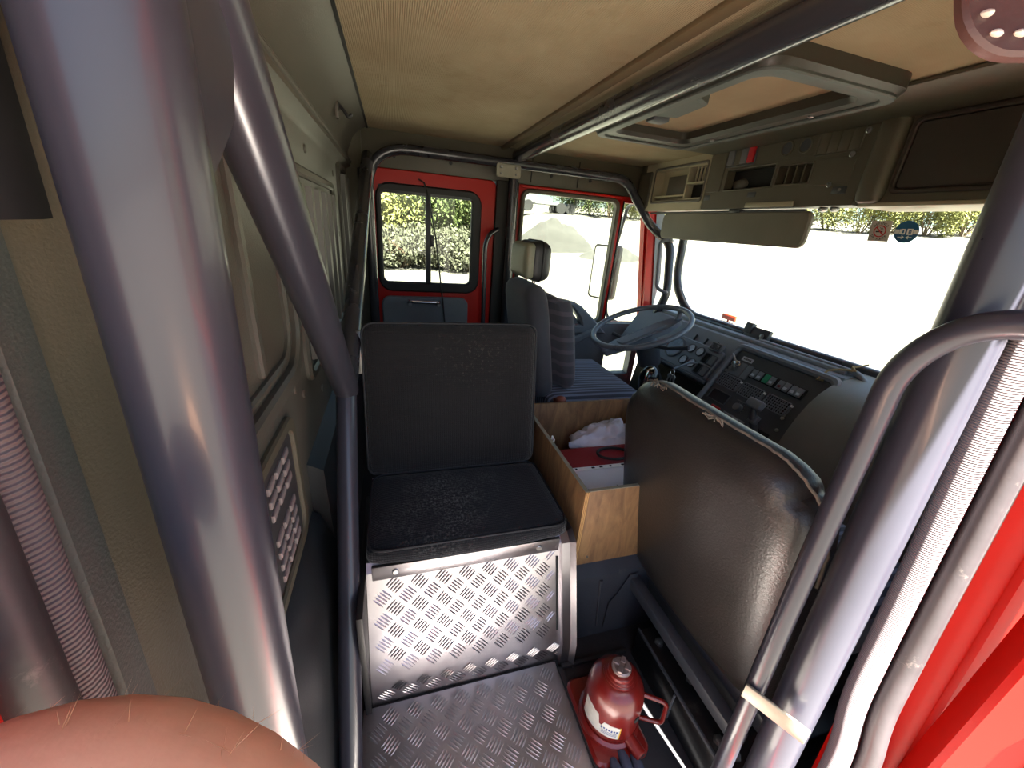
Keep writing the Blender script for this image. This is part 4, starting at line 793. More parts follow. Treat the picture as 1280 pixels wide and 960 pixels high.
b = nb(); tri = [(0.079 + 0.013 * math.sin(R(120 * k)), 0.290 - 0.012 * math.cos(R(120 * k))) for k in range(3)]; tri2 = [(0.079 + 0.0095 * math.sin(R(120 * k)), 0.290 - 0.0088 * math.cos(R(120 * k))) for k in range(3)]
ring(b, tri, tri2, DP, 0.0118, 0.0126); tri3 = [(0.079 + 0.006 * math.sin(R(120 * k)), 0.2905 - 0.0055 * math.cos(R(120 * k))) for k in range(3)]; tri4 = [(0.079 + 0.004 * math.sin(R(120 * k)), 0.2905 - 0.0037 * math.cos(R(120 * k))) for k in range(3)]; ring(b, tri3, tri4, DP, 0.0118, 0.0126); fin(b, 'hazard_triangle', mat('pale_pink_print', '#d98a8f', 0.5), hz)
b = nb(); lathe(b, [(0.019, 0), (0.019, 0.004), (0.0165, 0.006), (0.016, 0.020), (0.013, 0.022)], DP.p(0.166, 0.229, 0.001), DP.W, 24); fin(b, 'rotary_knob', GREYB, dash)
b = nb()
for k in range(9): a = R(150 + 30 * k); fbox(b, Fr(DP.p(0.166, 0.229, 0), DP.U * math.cos(a) + DP.V * math.sin(a), -DP.U * math.sin(a) + DP.V * math.cos(a), DP.W), 0.022, 0.026, -0.001, 0.001, 0.001, 0.0018)
fbox(b, DP, 0.135, 0.185, 0.196, 0.200, 0.001, 0.0018); fin(b, 'knob_scale', GREYB, dash)
fin(one(fbox, DP, 0.122, 0.232, 0.268, 0.330, 0.001, 0.006, 0.002), 'heater_panel', DASHM, dash)
for k in range(3): fin(one(fbox, DP, 0.130, 0.224, 0.276 + k * 0.016, 0.280 + k * 0.016, 0.006, 0.0066), 'slider_slot', DARKM, dash)
for k, u in enumerate((0.137, 0.172, 0.205)): fin(one(fbox, DP, u, u + 0.012, 0.273 + k * 0.016, 0.283 + k * 0.016, 0.006, 0.012, 0.001), 'slider_knob', GREYB, dash)
fin(one(fbox, DP, 0.175, 0.205, 0.272, 0.288, 0.006, 0.010, 0.001), 'mode_button', PALEB, dash)
for (u, v) in ((0.010, 0.345), (0.145, 0.352)): fin(one(lathe, [(0.016, 0), (0.016, 0.006), (0.012, 0.014)], DP.p(u, v, 0.001), DP.W, 18), 'round_plug', GREYB, dash)
fin(one(fbox, DP, 0.06, 0.118, 0.335, 0.362, 0.001, 0.005, 0.002), 'lower_slot', DARKM, dash)
# socket with ring, lever
b = nb(); lathe(b, [(0.014, 0.0), (0.0165, 0.0), (0.0165, 0.008), (0.0125, 0.009), (0.0125, 0.003), (0.004, 0.002)], DP.p(0.262, 0.287, 0.001), DP.W, 20); fin(b, 'socket_ring', STEEL, dash)
fin(one(fbox, DP, 0.275, 0.345, 0.262, 0.335, 0.001, 0.007, 0.002), 'lever_gate', DARKM, dash)
b = nb()
for k in range(6): tube(b, [DP.p(0.29 + 0.020 * math.cos(2 * PI * q / 12), 0.345 + k * 0.006, 0.012 + 0.014 * math.sin(2 * PI * q / 12)) for q in range(12)], 0.0024, 6, closed=True)
fin(b, 'coiled_cable', BLACKP, dash)
bl = thing('brake_lever', 'stubby hand brake lever with grey pad on the centre stack', 'lever', DP.p(0.29, 0.28, 0.006))
b = nb(); tube(b, [DP.p(0.292, 0.285, 0.006), DP.p(0.272, 0.235, 0.050), DP.p(0.262, 0.205, 0.062)], [0.016, 0.014, 0.012], 10); fin(b, 'stem', BLACKP, bl)
b = nb(); fbox(b, DP, 0.226, 0.292, 0.172, 0.212, 0.050, 0.078, 0.008, 3); fin(b, 'pad', mat('worn_grey_pad', '#7b7d82', 0.3), bl)
b = nb(); fbox(b, DP, 0.262, 0.296, 0.225, 0.262, 0.028, 0.052, 0.005, 3); fin(b, 'collar', GREYB, bl)
for (u, v) in ((0.352, 0.232), (0.338, 0.183), (-0.008, 0.105)): fin(one(lathe, [(0.007, 0), (0.007, 0.003), (0.004, 0.0045)], DP.p(u, v, 0.001), DP.W, 10), 'screw', STEEL, dash)
# ignition keys
def keys(base, d, label):
    t = thing('key_bunch', label, 'keys', base); base = Vector(base)
    b = nb(); tube(b, [base + Vector((0, 0.012 * math.cos(2 * PI * k / 14), -0.012 + 0.012 * math.sin(2 * PI * k / 14))) for k in range(14)], 0.0012, 6, closed=True); fin(b, 'ring', CHROME, t)
    for k in range(3):
        f = Fr(base + Vector((-0.003 * k, (k - 1) * 0.008, -0.022)), (0.2 * (k - 1), 1, 0), (0.05, 0.25 * (k - 1), -1), (1, 0, 0)); bb = nb(); prism(bb, circ(0, 0.008, 0.010, 12), f, 0, 0.002); fbox(bb, f, -0.0035, 0.0035, 0.015, 0.042, 0, 0.002); fin(bb, 'key', STEEL, t)
    return t
kb = DP.p(0.022, 0.062, 0.030)
fin(one(lathe, [(0.014, 0), (0.014, 0.010), (0.010, 0.012), (0.009, 0.026), (0.004, 0.028)], DP.p(0.030, 0.062, 0.006), DP.W, 18), 'ignition_lock', CHROME, dash)
b = nb(); tube(b, [DP.p(0.026, 0.062, 0.026), DP.p(0.010, 0.045, 0.036), DP.p(-0.012, 0.032, 0.030)], [0.005, 0.0045, 0.004], 8); fin(b, 'lock_lever', STEEL, dash)
keys(kb, 0, 'bunch of keys hanging from the ignition on the centre stack')
# instrument cluster (driver side)
b = nb(); prism(b, rr(-0.47, -0.072, 0.035, 0.195, 0.02), DP, -0.03, 0.008, 0.004); cl_ = fin(b, 'cluster_panel', DASHM, dash)
b = nb(); prism(b, rr(-0.70, -0.05, 0.195, 0.215, 0.008), DP, -0.04, 0.02, 0.006); fin(b, 'cluster_lip', BLACKP, dash)
b = nb(); lathe(b, [(0.060, 0), (0.060, 0.008), (0.054, 0.010), (0.052, 0.004), (0.02, 0.003)], DP.p(-0.362, 0.107, 0.008), DP.W, 30); gz = fin(b, 'speedometer', GREYB, cl_)
fin(one(prism, circ(-0.362, 0.107, 0.050, 28), DP, 0.009, 0.0125), 'speedometer_glass', mat('dial_dark', '#6f7886', 0.15, var=0.3, vs_=40), cl_)
for (u, v) in ((-0.257, 0.079), (-0.195, 0.078), (-0.255, 0.148), (-0.196, 0.147)):
    fin(one(lathe, [(0.0245, 0), (0.0245, 0.006), (0.0215, 0.008), (0.0215, 0.002)], DP.p(u, v, 0.008), DP.W, 22), 'gauge_bezel', BLACKP, cl_)
    fin(one(prism, circ(u, v, 0.0215, 22), DP, 0.008, 0.0115), 'gauge_face', DIALM, cl_)
tb = fin(one(fbox, DP, -0.160, -0.090, 0.008, 0.052, 0.004, 0.024, 0.004), 'clock_box', GREYB, cl_)
fin(one(fbox, DP, -0.152, -0.098, 0.014, 0.046, 0.0235, 0.0255), 'clock_face', mat('clock_face', '#2b2c30', 0.2, dust_or_shade=('#8d9099', 60, 0.5, 0.7)), cl_)
for k in range(2):
    for q in range(2):
        f_ = fin(one(ring, rr(-0.160 + q * 0.042, -0.122 + q * 0.042, 0.068 + k * 0.062, 0.122 + k * 0.062, 0.004, 2), rr(-0.156 + q * 0.042, -0.126 + q * 0.042, 0.072 + k * 0.062, 0.118 + k * 0.062, 0.003, 2), DP, 0.006, 0.014, 0.002), 'switch_frame', BLACKP, cl_)
        fin(one(fbox, DP, -0.156 + q * 0.042, -0.126 + q * 0.042, 0.072 + k * 0.062, 0.118 + k * 0.062, 0.007, 0.0085 if q == 0 else 0.016, 0.0), 'switch_face', DARKM if q == 0 else GREYB, f_)
for k in range(3): fin(one(fbox, DP, -0.30 + k * 0.075, -0.298 + k * 0.075, 0.0, 0.034, -0.012, 0.001), 'panel_gap', DARKM, cl_)
b = nb(); extr(b, [(1.50, 0.0), (1.70, 0.0), (1.70, 0.45), (1.58, 0.45)], 1.34, 2.12); fin(b, 'lower_bulkhead', DARKM, dash)
# dash top edge trims and demister slot
b = nb(); tube(b, [(1.575, 0.92, 0.700), (1.575, 2.06, 0.700)], 0.014, 12); fin(b, 'top_edge_roll', DASHM, dash)
b = nb(); box(b, 1.605, 1.622, 0.90, 1.36, 0.702, 0.7065); fin(b, 'demister_slot', DARKM, dash)
b = nb(); tube(b, fillet([(1.585, 0.86, 0.690), (1.585, 0.89, 0.712), (1.585, 1.30, 0.714), (1.585, 1.33, 0.69)], 0.03), 0.010, 12); fin(b, 'stack_top_roll', DASHM, dash)
# phone cradle, marker on windscreen, twig
ph = thing('dash_cradle', 'small black device cradle on the dashboard edge', 'cradle', (1.62, 1.36, 0.705))
PH = Fr((1.63, 1.40, 0.705), (0, -1, 0), (0.25, 0, 1), (-1, 0, 0.25))
b = nb(); fbox(b, PH, -0.03, 0.10, 0.0, 0.050, 0.0, 0.022, 0.004); fin(b, 'body', BLACKP, ph)
b = nb(); fbox(b, PH, -0.03, 0.008, 0.012, 0.062, 0.004, 0.034, 0.004); fin(b, 'head', BLACKP, ph)
b = nb(); tube(b, [PH.p(0.075, -0.02, 0.026), PH.p(0.075, 0.02, 0.026)], 0.006, 8); lathe(b, [(0.010, 0), (0.010, 0.004), (0.004, 0.006)], PH.p(0.075, 0.018, 0.028), PH.W, 12); fin(b, 'clamp_screw', STEEL, ph)
mk = thing('windscreen_marker', 'red and grey strip marker at the windscreen foot', 'marker', (1.76, 1.69, 0.662))
b = nb(); box(b, 1.756, 1.768, 1.62, 1.735, 0.662, 0.712, 0.003); fin(b, 'grey_body', mat('grey_marker', '#5b5549', 0.6), mk)
b = nb(); box(b, 1.756, 1.768, 1.635, 1.73, 0.722, 0.752, 0.003); box(b, 1.760, 1.765, 1.68, 1.69, 0.71, 0.724); fin(b, 'red_cap', mat('orange_red_lens', '#a8351f', 0.4), mk)
b = nb(); tube(b, [(1.57, 0.905, 0.716), (1.56, 0.90, 0.735), (1.55, 0.88, 0.728), (1.545, 0.93, 0.716), (1.52, 0.95, 0.705), (1.49, 0.955, 0.668), (1.495, 0.935, 0.672)], 0.004, 6); tube(b, [(1.56, 0.90, 0.733), (1.60, 0.88, 0.750)], 0.003, 6)
tag(fin(b, 'dry_string', mat('straw', '#a08c66', 0.9)), 'dry straw coloured string caught on the dashboard edge', 'string')

# steering wheel
sw_ = thing('steering_wheel', 'large grey two spoke steering wheel in front of the driver seat', 'steering wheel', (1.17, 1.615, 0.40))
t_ = R(22); SW = Fr((1.160, 1.615, 0.700), (math.cos(t_), 0, math.sin(t_)), (0, 1, 0), (-math.sin(t_), 0, math.cos(t_)))
WHEELM = mat('grey_wheel_rubber', '#6a6f78', 0.28, var=0.1)
b = nb(); tube(b, [SW.p(0.232 * math.cos(2 * PI * k / 48), 0.232 * math.sin(2 * PI * k / 48), 0) for k in range(48)], 0.0135, 14, closed=True); fin(b, 'rim', WHEELM, sw_)
b = nb(); prism(b, [(-0.215, -0.018), (-0.12, -0.042), (0.12, -0.042), (0.215, -0.018), (0.215, 0.018), (0.12, 0.042), (-0.12, 0.042), (-0.215, 0.018)][::-1], SW, -0.075, -0.042, 0.010)
for q in (-1, 1): tube(b, [SW.p(q * 0.19, 0, -0.058), SW.p(q * 0.218, 0, -0.035), SW.p(q * 0.230, 0, -0.004)], 0.013, 10)
fin(b, 'spoke_bar', WHEELM, sw_)
b = nb(); prism(b, rr(-0.13, 0.13, -0.034, 0.034, 0.02), SW, -0.05, -0.036, 0.005); fin(b, 'horn_pad', DASHM, sw_)
b = nb(); lathe(b, [(0.040, -0.072), (0.050, -0.09), (0.058, -0.13), (0.055, -0.22)], SW.p(0.02, 0, 0), SW.W, 18); fin(b, 'column_shroud', BLACKP, sw_)
b = nb(); tube(b, [SW.p(0.02, 0, -0.2), (1.36, 1.615, 0.36), (1.46, 1.615, 0.06), (1.50, 1.615, 0.0)], 0.03, 12); fin(b, 'column_tube', BLACKP, sw_)
b = nb(); tube(b, [SW.p(0.03, -0.04, -0.11), SW.p(0.06, -0.12, -0.11), SW.p(0.11, -0.20, -0.10)], [0.009, 0.008, 0.011], 10); fin(b, 'stalk', BLACKP, sw_)
b = nb(); tube(b, [SW.p(0.0, 0.05, -0.10), SW.p(-0.04, 0.12, -0.09), SW.p(-0.07, 0.17, -0.06)], [0.008, 0.007, 0.010], 10); fin(b, 'stalk', BLACKP, sw_)
# gear lever
gl = thing('gear_lever', 'black gear lever with bulky grip behind the passenger seat top', 'gear lever', (1.0, 1.26, 0.222))
b = nb(); tube(b, [(1.02, 1.27, 0.222), (1.01, 1.26, 0.36), (0.995, 1.25, 0.50)], [0.03, 0.02, 0.014], 12); fin(b, 'gaiter_stem', BLACKP, gl)
b = nb(); ball(b, (0.99, 1.25, 0.565), 0.042, 0.040, 0.062, 18); fin(b, 'grip', mat('glossy_black_grip', '#151516', 0.15), gl)
b = nb(); tube(b, fillet([(0.955, 1.225, 0.515), (0.948, 1.222, 0.575), (0.962, 1.23, 0.617), (0.99, 1.235, 0.622)], 0.02), 0.004, 8); fin(b, 'trigger', CHROME, gl)
keys((1.085, 1.235, 0.615), 0, 'bunch of keys dangling beside the gear lever grip'); 
b = nb(); tube(b, [(1.30, 1.34, 0.60), (1.20, 1.28, 0.625), (1.085, 1.235, 0.617)], 0.004, 8); fin(b, 'key_hook', BLACKP, dash)

# ------------------------------------------------------------------ overhead units
OX = FX(1.42)
def unit_body(y0, y1, m, parent, x0=1.47):
    b = nb(); extr(b, [(x0, 1.258), (x0, 1.505), (1.66, 1.505), (1.66, 1.30), (1.60, 1.262)], y0, y1); return fin(b, 'housing', m, parent, ang=25)
su = thing('overhead_shelf_unit', 'pale olive overhead tray unit with open pockets at the far corner', 'storage unit', (1.5, 1.95, 1.25))
unit_body(1.700, 2.27, OLIVE_L, su)
b = nb(); holes(b, 1.700, 2.205, 1.252, 1.495, [(1.845, 2.105, 1.300, 1.448), (1.715, 1.835, 1.305, 1.368), (1.715, 1.835, 1.376, 1.442)], OX, -0.052, 0.004); fin(b, 'fascia', OLIVE_L, su)
b = nb(); prism(b, rr(2.135, 2.262, 1.262, 1.455, 0.02), OX, -0.05, 0.012, 0.01); fin(b, 'end_cover', OLIVE_D, su)
fin(one(box, 1.415, 1.47, 2.205, 2.27, 1.252, 1.50, 0.01), 'end_block', OLIVE_D, su)
fin(one(box, 1.425, 1.469, 1.85, 2.10, 1.318, 1.326, 0.001), 'shelf_bar', OLIVE_L, su)
fin(one(box, 1.455, 1.4695, 1.847, 2.04, 1.33, 1.42, 0.001), 'pocket_back', OLIVE, su)
fin(one(box, 1.455, 1.4695, 1.717, 1.833, 1.307, 1.44, 0.001), 'pocket_void', DARKM, su)
for y in (1.735, 1.758, 1.782): fin(one(box, 1.42, 1.428, y, y + 0.004, 1.378, 1.441), 'pocket_slat', OLIVE_L, su)
b = nb(); ring(b, rr(1.706, 2.115, 1.286, 1.462, 0.015), rr(1.713, 2.107, 1.297, 1.451, 0.012), OX, 0.003, 0.009, 0.002); fin(b, 'pocket_trim', OLIVE, su)
oc = thing('overhead_console', 'dark overhead console with switches, vents and red rocker', 'console', (1.5, 1.35, 1.25))
unit_body(1.012, 1.698, OLIVE_D, oc)
b = nb(); holes(b, 1.012, 1.698, 1.252, 1.500, [(1.342, 1.578, 1.328, 1.404), (1.190, 1.322, 1.332, 1.392)], OX, -0.052, 0.002); fin(b, 'fascia', OLIVE_D, oc)
fin(one(box, 1.455, 1.4695, 1.344, 1.576, 1.33, 1.402), 'pocket_void', DARKM, oc); fin(one(box, 1.45, 1.4695, 1.192, 1.32, 1.334, 1.39), 'vent_void', DARKM, oc)
fin(one(ball, (1.452, 1.530, 1.350), 0.010, 0.042, 0.024, 16), 'stuffed_cloth', OLIVE, oc)
for y in (1.218, 1.250, 1.283): fin(one(box, 1.42, 1.448, y, y + 0.005, 1.333, 1.391), 'vent_slat', OLIVE_D, oc)
b = nb(); ring(b, rr(1.184, 1.328, 1.326, 1.398, 0.004, 2), rr(1.190, 1.322, 1.332, 1.392, 0.003, 2), OX, 0.0, 0.006, 0.002); fin(b, 'vent_frame', OLIVE_D, oc)
b = nb(); ring(b, rr(1.336, 1.584, 1.322, 1.410, 0.004, 2), rr(1.342, 1.578, 1.328, 1.404, 0.003, 2), OX, 0.0, 0.006, 0.002); fin(b, 'pocket_frame', OLIVE_D, oc)
b = nb(); ring(b, rr(1.448, 1.600, 1.415, 1.492, 0.004, 2), rr(1.453, 1.595, 1.420, 1.487, 0.003, 2), OX, 0.0, 0.006, 0.002); fin(b, 'switch_frame', BLACKP, oc)
for k, m in enumerate((GREYB, OLIVE_D, GREYB, REDB)):
    y1_ = 1.593 - k * 0.035; fin(one(fbox, OX, y1_ - 0.031, y1_, 1.423, 1.484, 0.001, 0.010 if k != 1 else 0.004, 0.002), 'rocker_switch', m, oc)
fin(one(prism, rr(1.604, 1.688, 1.322, 1.496, 0.006, 2), OX, 0.0, 0.005, 0.002), 'side_cover', OLIVE_D, oc)
fin(one(prism, rr(1.200, 1.352, 1.416, 1.490, 0.006, 2), OX, 0.0, 0.004, 0.001), 'plug_plate', OLIVE_D, oc)
for y in (1.240, 1.312):
    b = nb(); ring(b, circ(y, 1.452, 0.026, 22), circ(y, 1.452, 0.020, 22), OX, 0.003, 0.009, 0.002); r_ = fin(b, 'round_port', OLIVE_D, oc); fin(one(prism, circ(y, 1.452, 0.020, 22), OX, 0.0035, 0.005), 'port_face', BLACKP, r_)
b = nb(); ring(b, rr(1.046, 1.196, 1.410, 1.488, 0.004, 2), rr(1.050, 1.192, 1.414, 1.484, 0.003, 2), OX, 0.0, 0.006, 0.002); fin(b, 'blank_frame', OLIVE_D, oc)
for k in range(4): fin(one(fbox, OX, 1.052 + k * 0.035, 1.084 + k * 0.035, 1.416, 1.482, 0.0, 0.004, 0.001), 'blank_cover', OLIVE_D, oc)
fin(one(prism, rr(1.046, 1.180, 1.318, 1.398, 0.004, 2), OX, 0.0, 0.004, 0.001), 'blank_plate', OLIVE_D, oc)
for (y, z) in ((1.066, 1.402), (1.108, 1.318), (1.041, 1.464)): fin(one(lathe, [(0.009, 0), (0.009, 0.003), (0.005, 0.005), (0.004, 0.002)], OX.p(y, z, 0.002), OX.W, 14), 'washer_screw', STEEL, oc)
fin(one(fbox, OX, 1.045, 1.092, 1.288, 1.310, 0.0, 0.004, 0.001), 'latch_plate', BLACKP, oc); fin(one(lathe, [(0.005, 0), (0.005, 0.003)], OX.p(1.066, 1.300, 0.003), OX.W, 10), 'screw', STEEL, oc)
fin(one(fbox, OX, 1.655, 1.69, 1.290, 1.312, 0.0, 0.003, 0.001), 'catch', BLACKP, oc); fin(one(fbox, OX, 1.40, 1.44, 1.293, 1.312, 0.0, 0.004, 0.001), 'catch', BLACKP, oc)
fin(one(fbox, OX, 1.215, 1.43, 1.252, 1.272, 0.0, 0.014, 0.004), 'light_strip', OLIVE_L, oc)
for y in (1.10, 1.14): fin(one(ball, (1.47, y, 1.247), 0.02, 0.012, 0.010, 10), 'bottom_stud', STEEL, oc)
lk = thing('overhead_locker', 'dark brown overhead locker with a flap door above the windscreen', 'locker', (1.5, 0.65, 1.25))
unit_body(0.26, 1.008, OLIVE_D, lk, 1.43)
LD = mat('dark_brown_locker', '#3a332d', 0.5, var=0.1, bump=0.2, bs=300)
b = nb(); soft(b, OX, 0.935, 1.008, 1.256, 1.498, -0.03, 0.022, 0.022, 0.0, 7); fin(b, 'rounded_end', OLIVE_D, lk, ang=60)
b = nb(); ring(b, rr(0.30, 0.925, 1.28, 1.475, 0.02), rr(0.312, 0.912, 1.292, 1.463, 0.014), OX, -0.012, 0.004, 0.003); fin(b, 'door_surround', LD, lk)
dr = fin(one(prism, rr(0.314, 0.910, 1.294, 1.461, 0.012), OX, -0.012, 0.0, 0.003), 'flap_door', LD, lk)
b = nb(); fbox(b, OX, 0.655, 0.665, 1.315, 1.345, 0.0, 0.012, 0.002); fin(b, 'latch', PALEB, dr)
fin(one(box, 1.425, 1.60, 0.27, 1.00, 1.247, 1.259, 0.003), 'bottom_bead', OLIVE_L, lk)
b = nb(); box(b, 1.172, 1.425, 0.26, 1.70, 1.478, 1.489, 0.004); tr = fin(b, 'trim_1', OLIVE_D); tr['kind'] = 'structure'; tr['label'] = 'dark trim panel between the roof hatch and the overhead console'; tr['category'] = 'trim'
# visor
vz = thing('sun_visor', 'long olive grey sun visor folded down above the dashboard', 'sun visor', (1.47, 1.6, 1.11))
b = nb(); prism(b, rr(1.165, 2.03, 1.112, 1.243, 0.03), FX(1.475), 0, 0.018, 0.007); fin(b, 'flap', mat('visor_vinyl', '#746f60', 0.55, var=0.1, bump=0.2, bs=300), vz)
b = nb(); tube(b, [(1.466, 1.20, 1.243), (1.466, 2.16, 1.243)], 0.006, 10); fin(b, 'pivot_rod', BLACKP, vz)
fin(one(box, 1.455, 1.48, 1.50, 1.56, 1.238, 1.252, 0.003), 'clip', BLACKP, vz)
# stickers on the windscreen
def wsp(y, z): 
    return (y, (z - 0.66) / (1 / math.hypot(0.2, 1)) )
ST = Fr(WS.p(0, 0, 0.0065), (0, -1, 0), (-0.2, 0, 1), (-1, 0, -0.2))
def vz_(z): return (z - 0.66) * math.hypot(1, 0.2)
ns = thing('no_smoking_sticker', 'square grey no smoking sticker reading DEFENSE DE FUMER on the windscreen', 'sticker', WS.p(1.027, vz_(1.155), 0.0065))
cu0, cv0 = -1.030, vz_(1.190)
fin(one(prism, rr(cu0 - 0.032, cu0 + 0.032, cv0 - 0.033, cv0 + 0.033, 0.001, 1), ST, 0.0003, 0.001), 'backing', GREYP, ns)
b = nb(); ring(b, circ(cu0, cv0, 0.0195, 28), circ(cu0, cv0, 0.0160, 28), ST, 0.001, 0.0015); fbox(b, Fr(ST.p(cu0, cv0, 0), ST.U * 0.707 - ST.V * 0.707, ST.U * 0.707 + ST.V * 0.707, ST.W), -0.017, 0.017, -0.0018, 0.0018, 0.001, 0.0015); fin(b, 'red_ring', REDP, ns)
b = nb(); fbox(b, ST, cu0 - 0.012, cu0 + 0.009, cv0 - 0.0035, cv0 + 0.0005, 0.001, 0.0014); tube(b, [ST.p(cu0 + 0.006, cv0 + 0.003, 0.0012), ST.p(cu0 + 0.009, cv0 + 0.007, 0.0012), ST.p(cu0 + 0.005, cv0 + 0.011, 0.0012)], 0.0007, 5); tube(b, [ST.p(cu0 + 0.001, cv0 + 0.003, 0.0012), ST.p(cu0 + 0.003, cv0 + 0.008, 0.0012), ST.p(cu0 - 0.001, cv0 + 0.012, 0.0012)], 0.0007, 5); fin(b, 'cigarette', INK, ns)
b = nb()
for k, ch in enumerate('DEFENSE'): a = R((k - 3) * -16.5); letters(b, ch, 0.0105, ST, cu0 - 0.0255 * math.sin(a), cv0 + 0.0255 * math.cos(a), 0.0012, a)
for k, ch in enumerate('DE FUMER'):
    if ch != ' ': a = R((k - 3.5) * 15.0); letters(b, ch, 0.0105, ST, cu0 + 0.0258 * math.sin(a), cv0 - 0.0258 * math.cos(a), 0.0012, a)
fin(b, 'lettering', INK, ns, recalc=False)
bs_ = thing('seat_belt_sticker', 'round blue seat belt buckle sticker on the windscreen', 'sticker', WS.p(0.950, vz_(1.155), 0.0065))
cu1 = -0.952; fin(one(prism, circ(cu1, cv0, 0.0345, 36), ST, 0.0003, 0.001), 'backing', BLUEP, bs_)
b = nb()
fbox(b, ST, cu1 - 0.033, cu1 - 0.020, cv0 - 0.006, cv0 + 0.007, 0.001, 0.0014); fbox(b, ST, cu1 + 0.020, cu1 + 0.033, cv0 - 0.006, cv0 + 0.007, 0.001, 0.0014)
ring(b, rr(cu1 - 0.014, cu1 - 0.003, cv0 - 0.008, cv0 + 0.009, 0.001, 1), rr(cu1 - 0.011, cu1 - 0.006, cv0 - 0.004, cv0 + 0.005, 0.001, 1), ST, 0.001, 0.0014); fbox(b, ST, cu1 - 0.019, cu1 - 0.014, cv0 - 0.007, cv0 + 0.008, 0.001, 0.0014)
ring(b, rr(cu1 + 0.002, cu1 + 0.019, cv0 - 0.009, cv0 + 0.010, 0.001, 1), rr(cu1 + 0.0065, cu1 + 0.0145, cv0 - 0.0045, cv0 + 0.0055, 0.001, 1), ST, 0.001, 0.0014); fbox(b, ST, cu1 + 0.009, cu1 + 0.012, cv0 - 0.001, cv0 + 0.002, 0.001, 0.0014)
fin(b, 'buckle_symbol', WHITEP, bs_)
b = nb()
for s_, c_ in ((1, -0.012), (-1, 0.012)): fbox(b, ST, cu1 + c_ - 0.009, cu1 + c_ + 0.007, cv0 - 0.0180, cv0 - 0.0155, 0.001, 0.0014); prism(b, [(cu1 + c_ + s_ * 0.010, cv0 - 0.0167), (cu1 + c_ + s_ * 0.002, cv0 - 0.0105), (cu1 + c_ + s_ * 0.002, cv0 - 0.0140), (cu1 + c_ + s_ * 0.0055, cv0 - 0.0167), (cu1 + c_ + s_ * 0.002, cv0 - 0.0195), (cu1 + c_ + s_ * 0.002, cv0 - 0.0230)], ST, 0.001, 0.0014)
fin(b, 'arrows', WHITEP, bs_)

# ------------------------------------------------------------------ roof hatch
ht = thing('roof_hatch', 'dark framed roof hatch with pinkish cloth lid and latch', 'roof hatch', (0.95, 1.17, 1.44))
HZ = Fr((0, 0, 1.489), (1, 0, 0), (0, 1, 0), (0, 0, -1))
b = nb(); ring(b, rr(0.725, 1.165, 0.775, 1.570, 0.06), rr(0.790, 1.085, 0.850, 1.475, 0.03), HZ, -0.002, 0.040, 0.012); fin(b, 'frame', mat('dark_hatch_frame', '#39362f', 0.4, var=0.1, bump=0.2, bs=300), ht)
b = nb(); prism(b, rr(0.785, 1.09, 0.845, 1.480, 0.03), HZ, -0.001, 0.004); fin(b, 'lid_lining', CEIL2, ht)
b = nb(); ring(b, rr(0.735, 1.155, 0.785, 1.560, 0.055), rr(0.760, 1.13, 0.81, 1.535, 0.045), HZ, 0.038, 0.046, 0.003); fin(b, 'frame_bead', GREY_TRIM, ht)
b = nb(); prism(b, [(0.79, 1.06), (0.86, 1.10), (0.87, 1.24), (0.79, 1.27)], HZ, 0.004, 0.032, 0.006); fin(b, 'latch_cover', GREY_TRIM, ht)
b = nb(); fbox(b, HZ, 0.80, 0.86, 1.265, 1.31, 0.01, 0.040, 0.006); fin(b, 'latch_handle', BLACKP, ht)
for y in (0.99, 1.36): fin(one(lathe, [(0.008, 0), (0.008, 0.004), (0.004, 0.006)], (1.115, y, 1.449), (0, 0, -1), 10), 'screw', STEEL, ht)

# hanging strap by the far window
b = nb(); tube(b, [(0.135, 2.225, 1.288), (0.160, 2.215, 1.275), (0.178, 2.205, 1.225), (0.198, 2.20, 1.124), (0.220, 2.20, 1.009), (0.239, 2.20, 0.845), (0.256, 2.195, 0.70), (0.271, 2.195, 0.56), (0.275, 2.20, 0.40)], 0.0068, 8, sx=0.6); tag(fin(b, 'hanging_strap', RUBBER), 'thin black strap hanging in front of the sliding window', 'strap')
# outside mirror
mr = thing('wing_mirror', 'tall grey outside mirror beyond the driver door window', 'mirror', (1.45, 2.60, 0.55))
MF = Fr((1.495, 2.51, 0.66), (-0.42, 0.9, 0), (0, 0, 1), (-0.9, -0.42, 0))
b = nb(); fbox(b, MF, 0.0, 0.20, 0.0, 0.385, -0.085, 0.0, 0.03, 3); fin(b, 'housing', mat('grey_mirror_shell', '#8b8a84', 0.5), mr)
b = nb(); prism(b, rr(0.010, 0.190, 0.012, 0.373, 0.025), MF, -0.002, 0.003); fin(b, 'mirror_glass', MIRR, mr)
b = nb(); ring(b, rr(0.002, 0.198, 0.003, 0.382, 0.03), rr(0.012, 0.188, 0.014, 0.371, 0.025), MF, -0.01, 0.006, 0.002); fin(b, 'rim', RUBBER, mr)
b = nb(); tube(b, fillet([MF.p(0.10, 0.20, -0.08), (1.58, 2.62, 1.30), (1.55, 2.34, 1.34)], 0.05), 0.012, 8); tube(b, fillet([MF.p(0.10, 0.05, -0.08), (1.56, 2.62, 0.52), (1.60, 2.34, 0.50)], 0.05), 0.012, 8); fin(b, 'bracket_arm', BLACKP, mr)

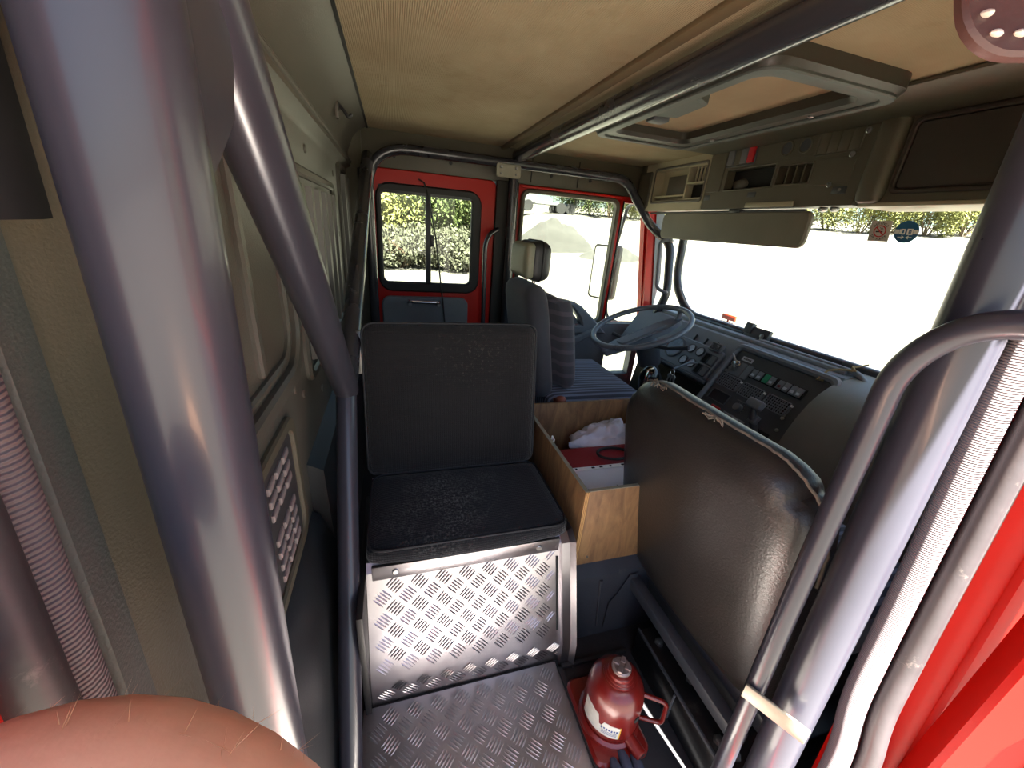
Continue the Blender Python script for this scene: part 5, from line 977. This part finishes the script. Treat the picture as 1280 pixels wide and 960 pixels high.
# ------------------------------------------------------------------ person's knee and leather flap near the camera
def limb():
    ch = [(0.10, -0.42, 0.63, 0.085), (0.06, -0.18, 0.72, 0.076), (-0.01, 0.0, 0.800, 0.060), (-0.06, 0.078, 0.845, 0.053), (-0.112, 0.110, 0.877, 0.050), (-0.158, 0.106, 0.886, 0.047), (-0.205, 0.085, 0.860, 0.046), (-0.225, 0.06, 0.78, 0.048), (-0.235, 0.03, 0.58, 0.052), (-0.24, 0.0, 0.36, 0.047), (-0.24, -0.01, 0.10, 0.036), (-0.23, 0.0, 0.0, 0.034)]
    me = bpy.data.meshes.new('leg'); me.from_pydata([c[:3] for c in ch], [(i, i + 1) for i in range(len(ch) - 1)], [])
    ob = bpy.data.objects.new('person', me); COL.objects.link(ob)
    md = ob.modifiers.new('skin', 'SKIN'); md.use_smooth_shade = True
    for v, c in zip(me.skin_vertices[0].data, ch): v.radius = (c[3], c[3]); v.use_root = False
    me.skin_vertices[0].data[0].use_root = True
    sd = ob.modifiers.new('subd', 'SUBSURF'); sd.levels = 2; sd.render_levels = 2
    dg = bpy.context.evaluated_depsgraph_get(); m2 = bpy.data.meshes.new_from_object(ob.evaluated_get(dg)); bpy.data.objects.remove(ob); return m2
m2 = limb(); m2.materials.append(SKIN)
for p in m2.polygons: p.use_smooth = True
kn = bpy.data.objects.new('person', m2); COL.objects.link(kn); tag(kn, 'bare hairy skin of a person bending close at the lower left corner', 'person'); ORG[kn.name] = Vector((0, 0, 0))
b = nb(); rd = random.Random(9); pol = [p for p in m2.polygons if p.center.z > 0.78 and -0.1 < p.center.y < 0.2]
for k in range(650):
    p = rd.choice(pol); vv_ = [m2.vertices[q].co for q in p.vertices]; ww_ = [rd.random() + 0.05 for _ in vv_]; c = sum((v_ * (w_ / sum(ww_)) for v_, w_ in zip(vv_, ww_)), Vector()); n_ = p.normal.copy(); d = (n_ * rd.uniform(0.25, 0.8) + Vector((rd.gauss(0, 0.5), rd.gauss(0, 0.5), rd.gauss(0, 0.4)))).normalized(); l = rd.uniform(0.006, 0.013)
    s = d.orthogonal().normalized() * 0.00016; v = [b.verts.new(c + Vector((rd.uniform(-.006, .006), rd.uniform(-.006, .006), 0)) * 0), ]
    a0 = b.verts.new(c + s); a1 = b.verts.new(c - s); a2 = b.verts.new(c + d * l); b.verts.remove(v[0]); b.faces.new((a0, a1, a2))
fin(b, 'leg_hair', HAIR, kn, kind='stuff', recalc=False)
# leather strap hanging from the roof rail above the doorway
LF = Fr(Vector((0, 0, 1.1)) + (right * 0.598 + up * 0.440 + fwd * 0.481).normalized() * 0.40, right, up, -fwd)
fl = thing('leather_strap', 'stitched brown leather strap end at the upper right corner', 'strap', LF.o)
b = nb(); prism(b, rr(-0.014, 0.10, -0.0125, 0.215, 0.028, 6), LF, -0.006, 0.0, 0.002); fin(b, 'panel', LEATH, fl)
for k in range(9):
    if k < 6: fin(one(ball, LF.p(0.003 + k * 0.0135, -0.001, 0.0), 0.0042, 0.003, 0.002, 8), 'stitch', STITCH, fl)
    fin(one(ball, LF.p(-0.003, 0.010 + k * 0.0135, 0.0), 0.003, 0.0042, 0.002, 8), 'stitch', STITCH, fl)
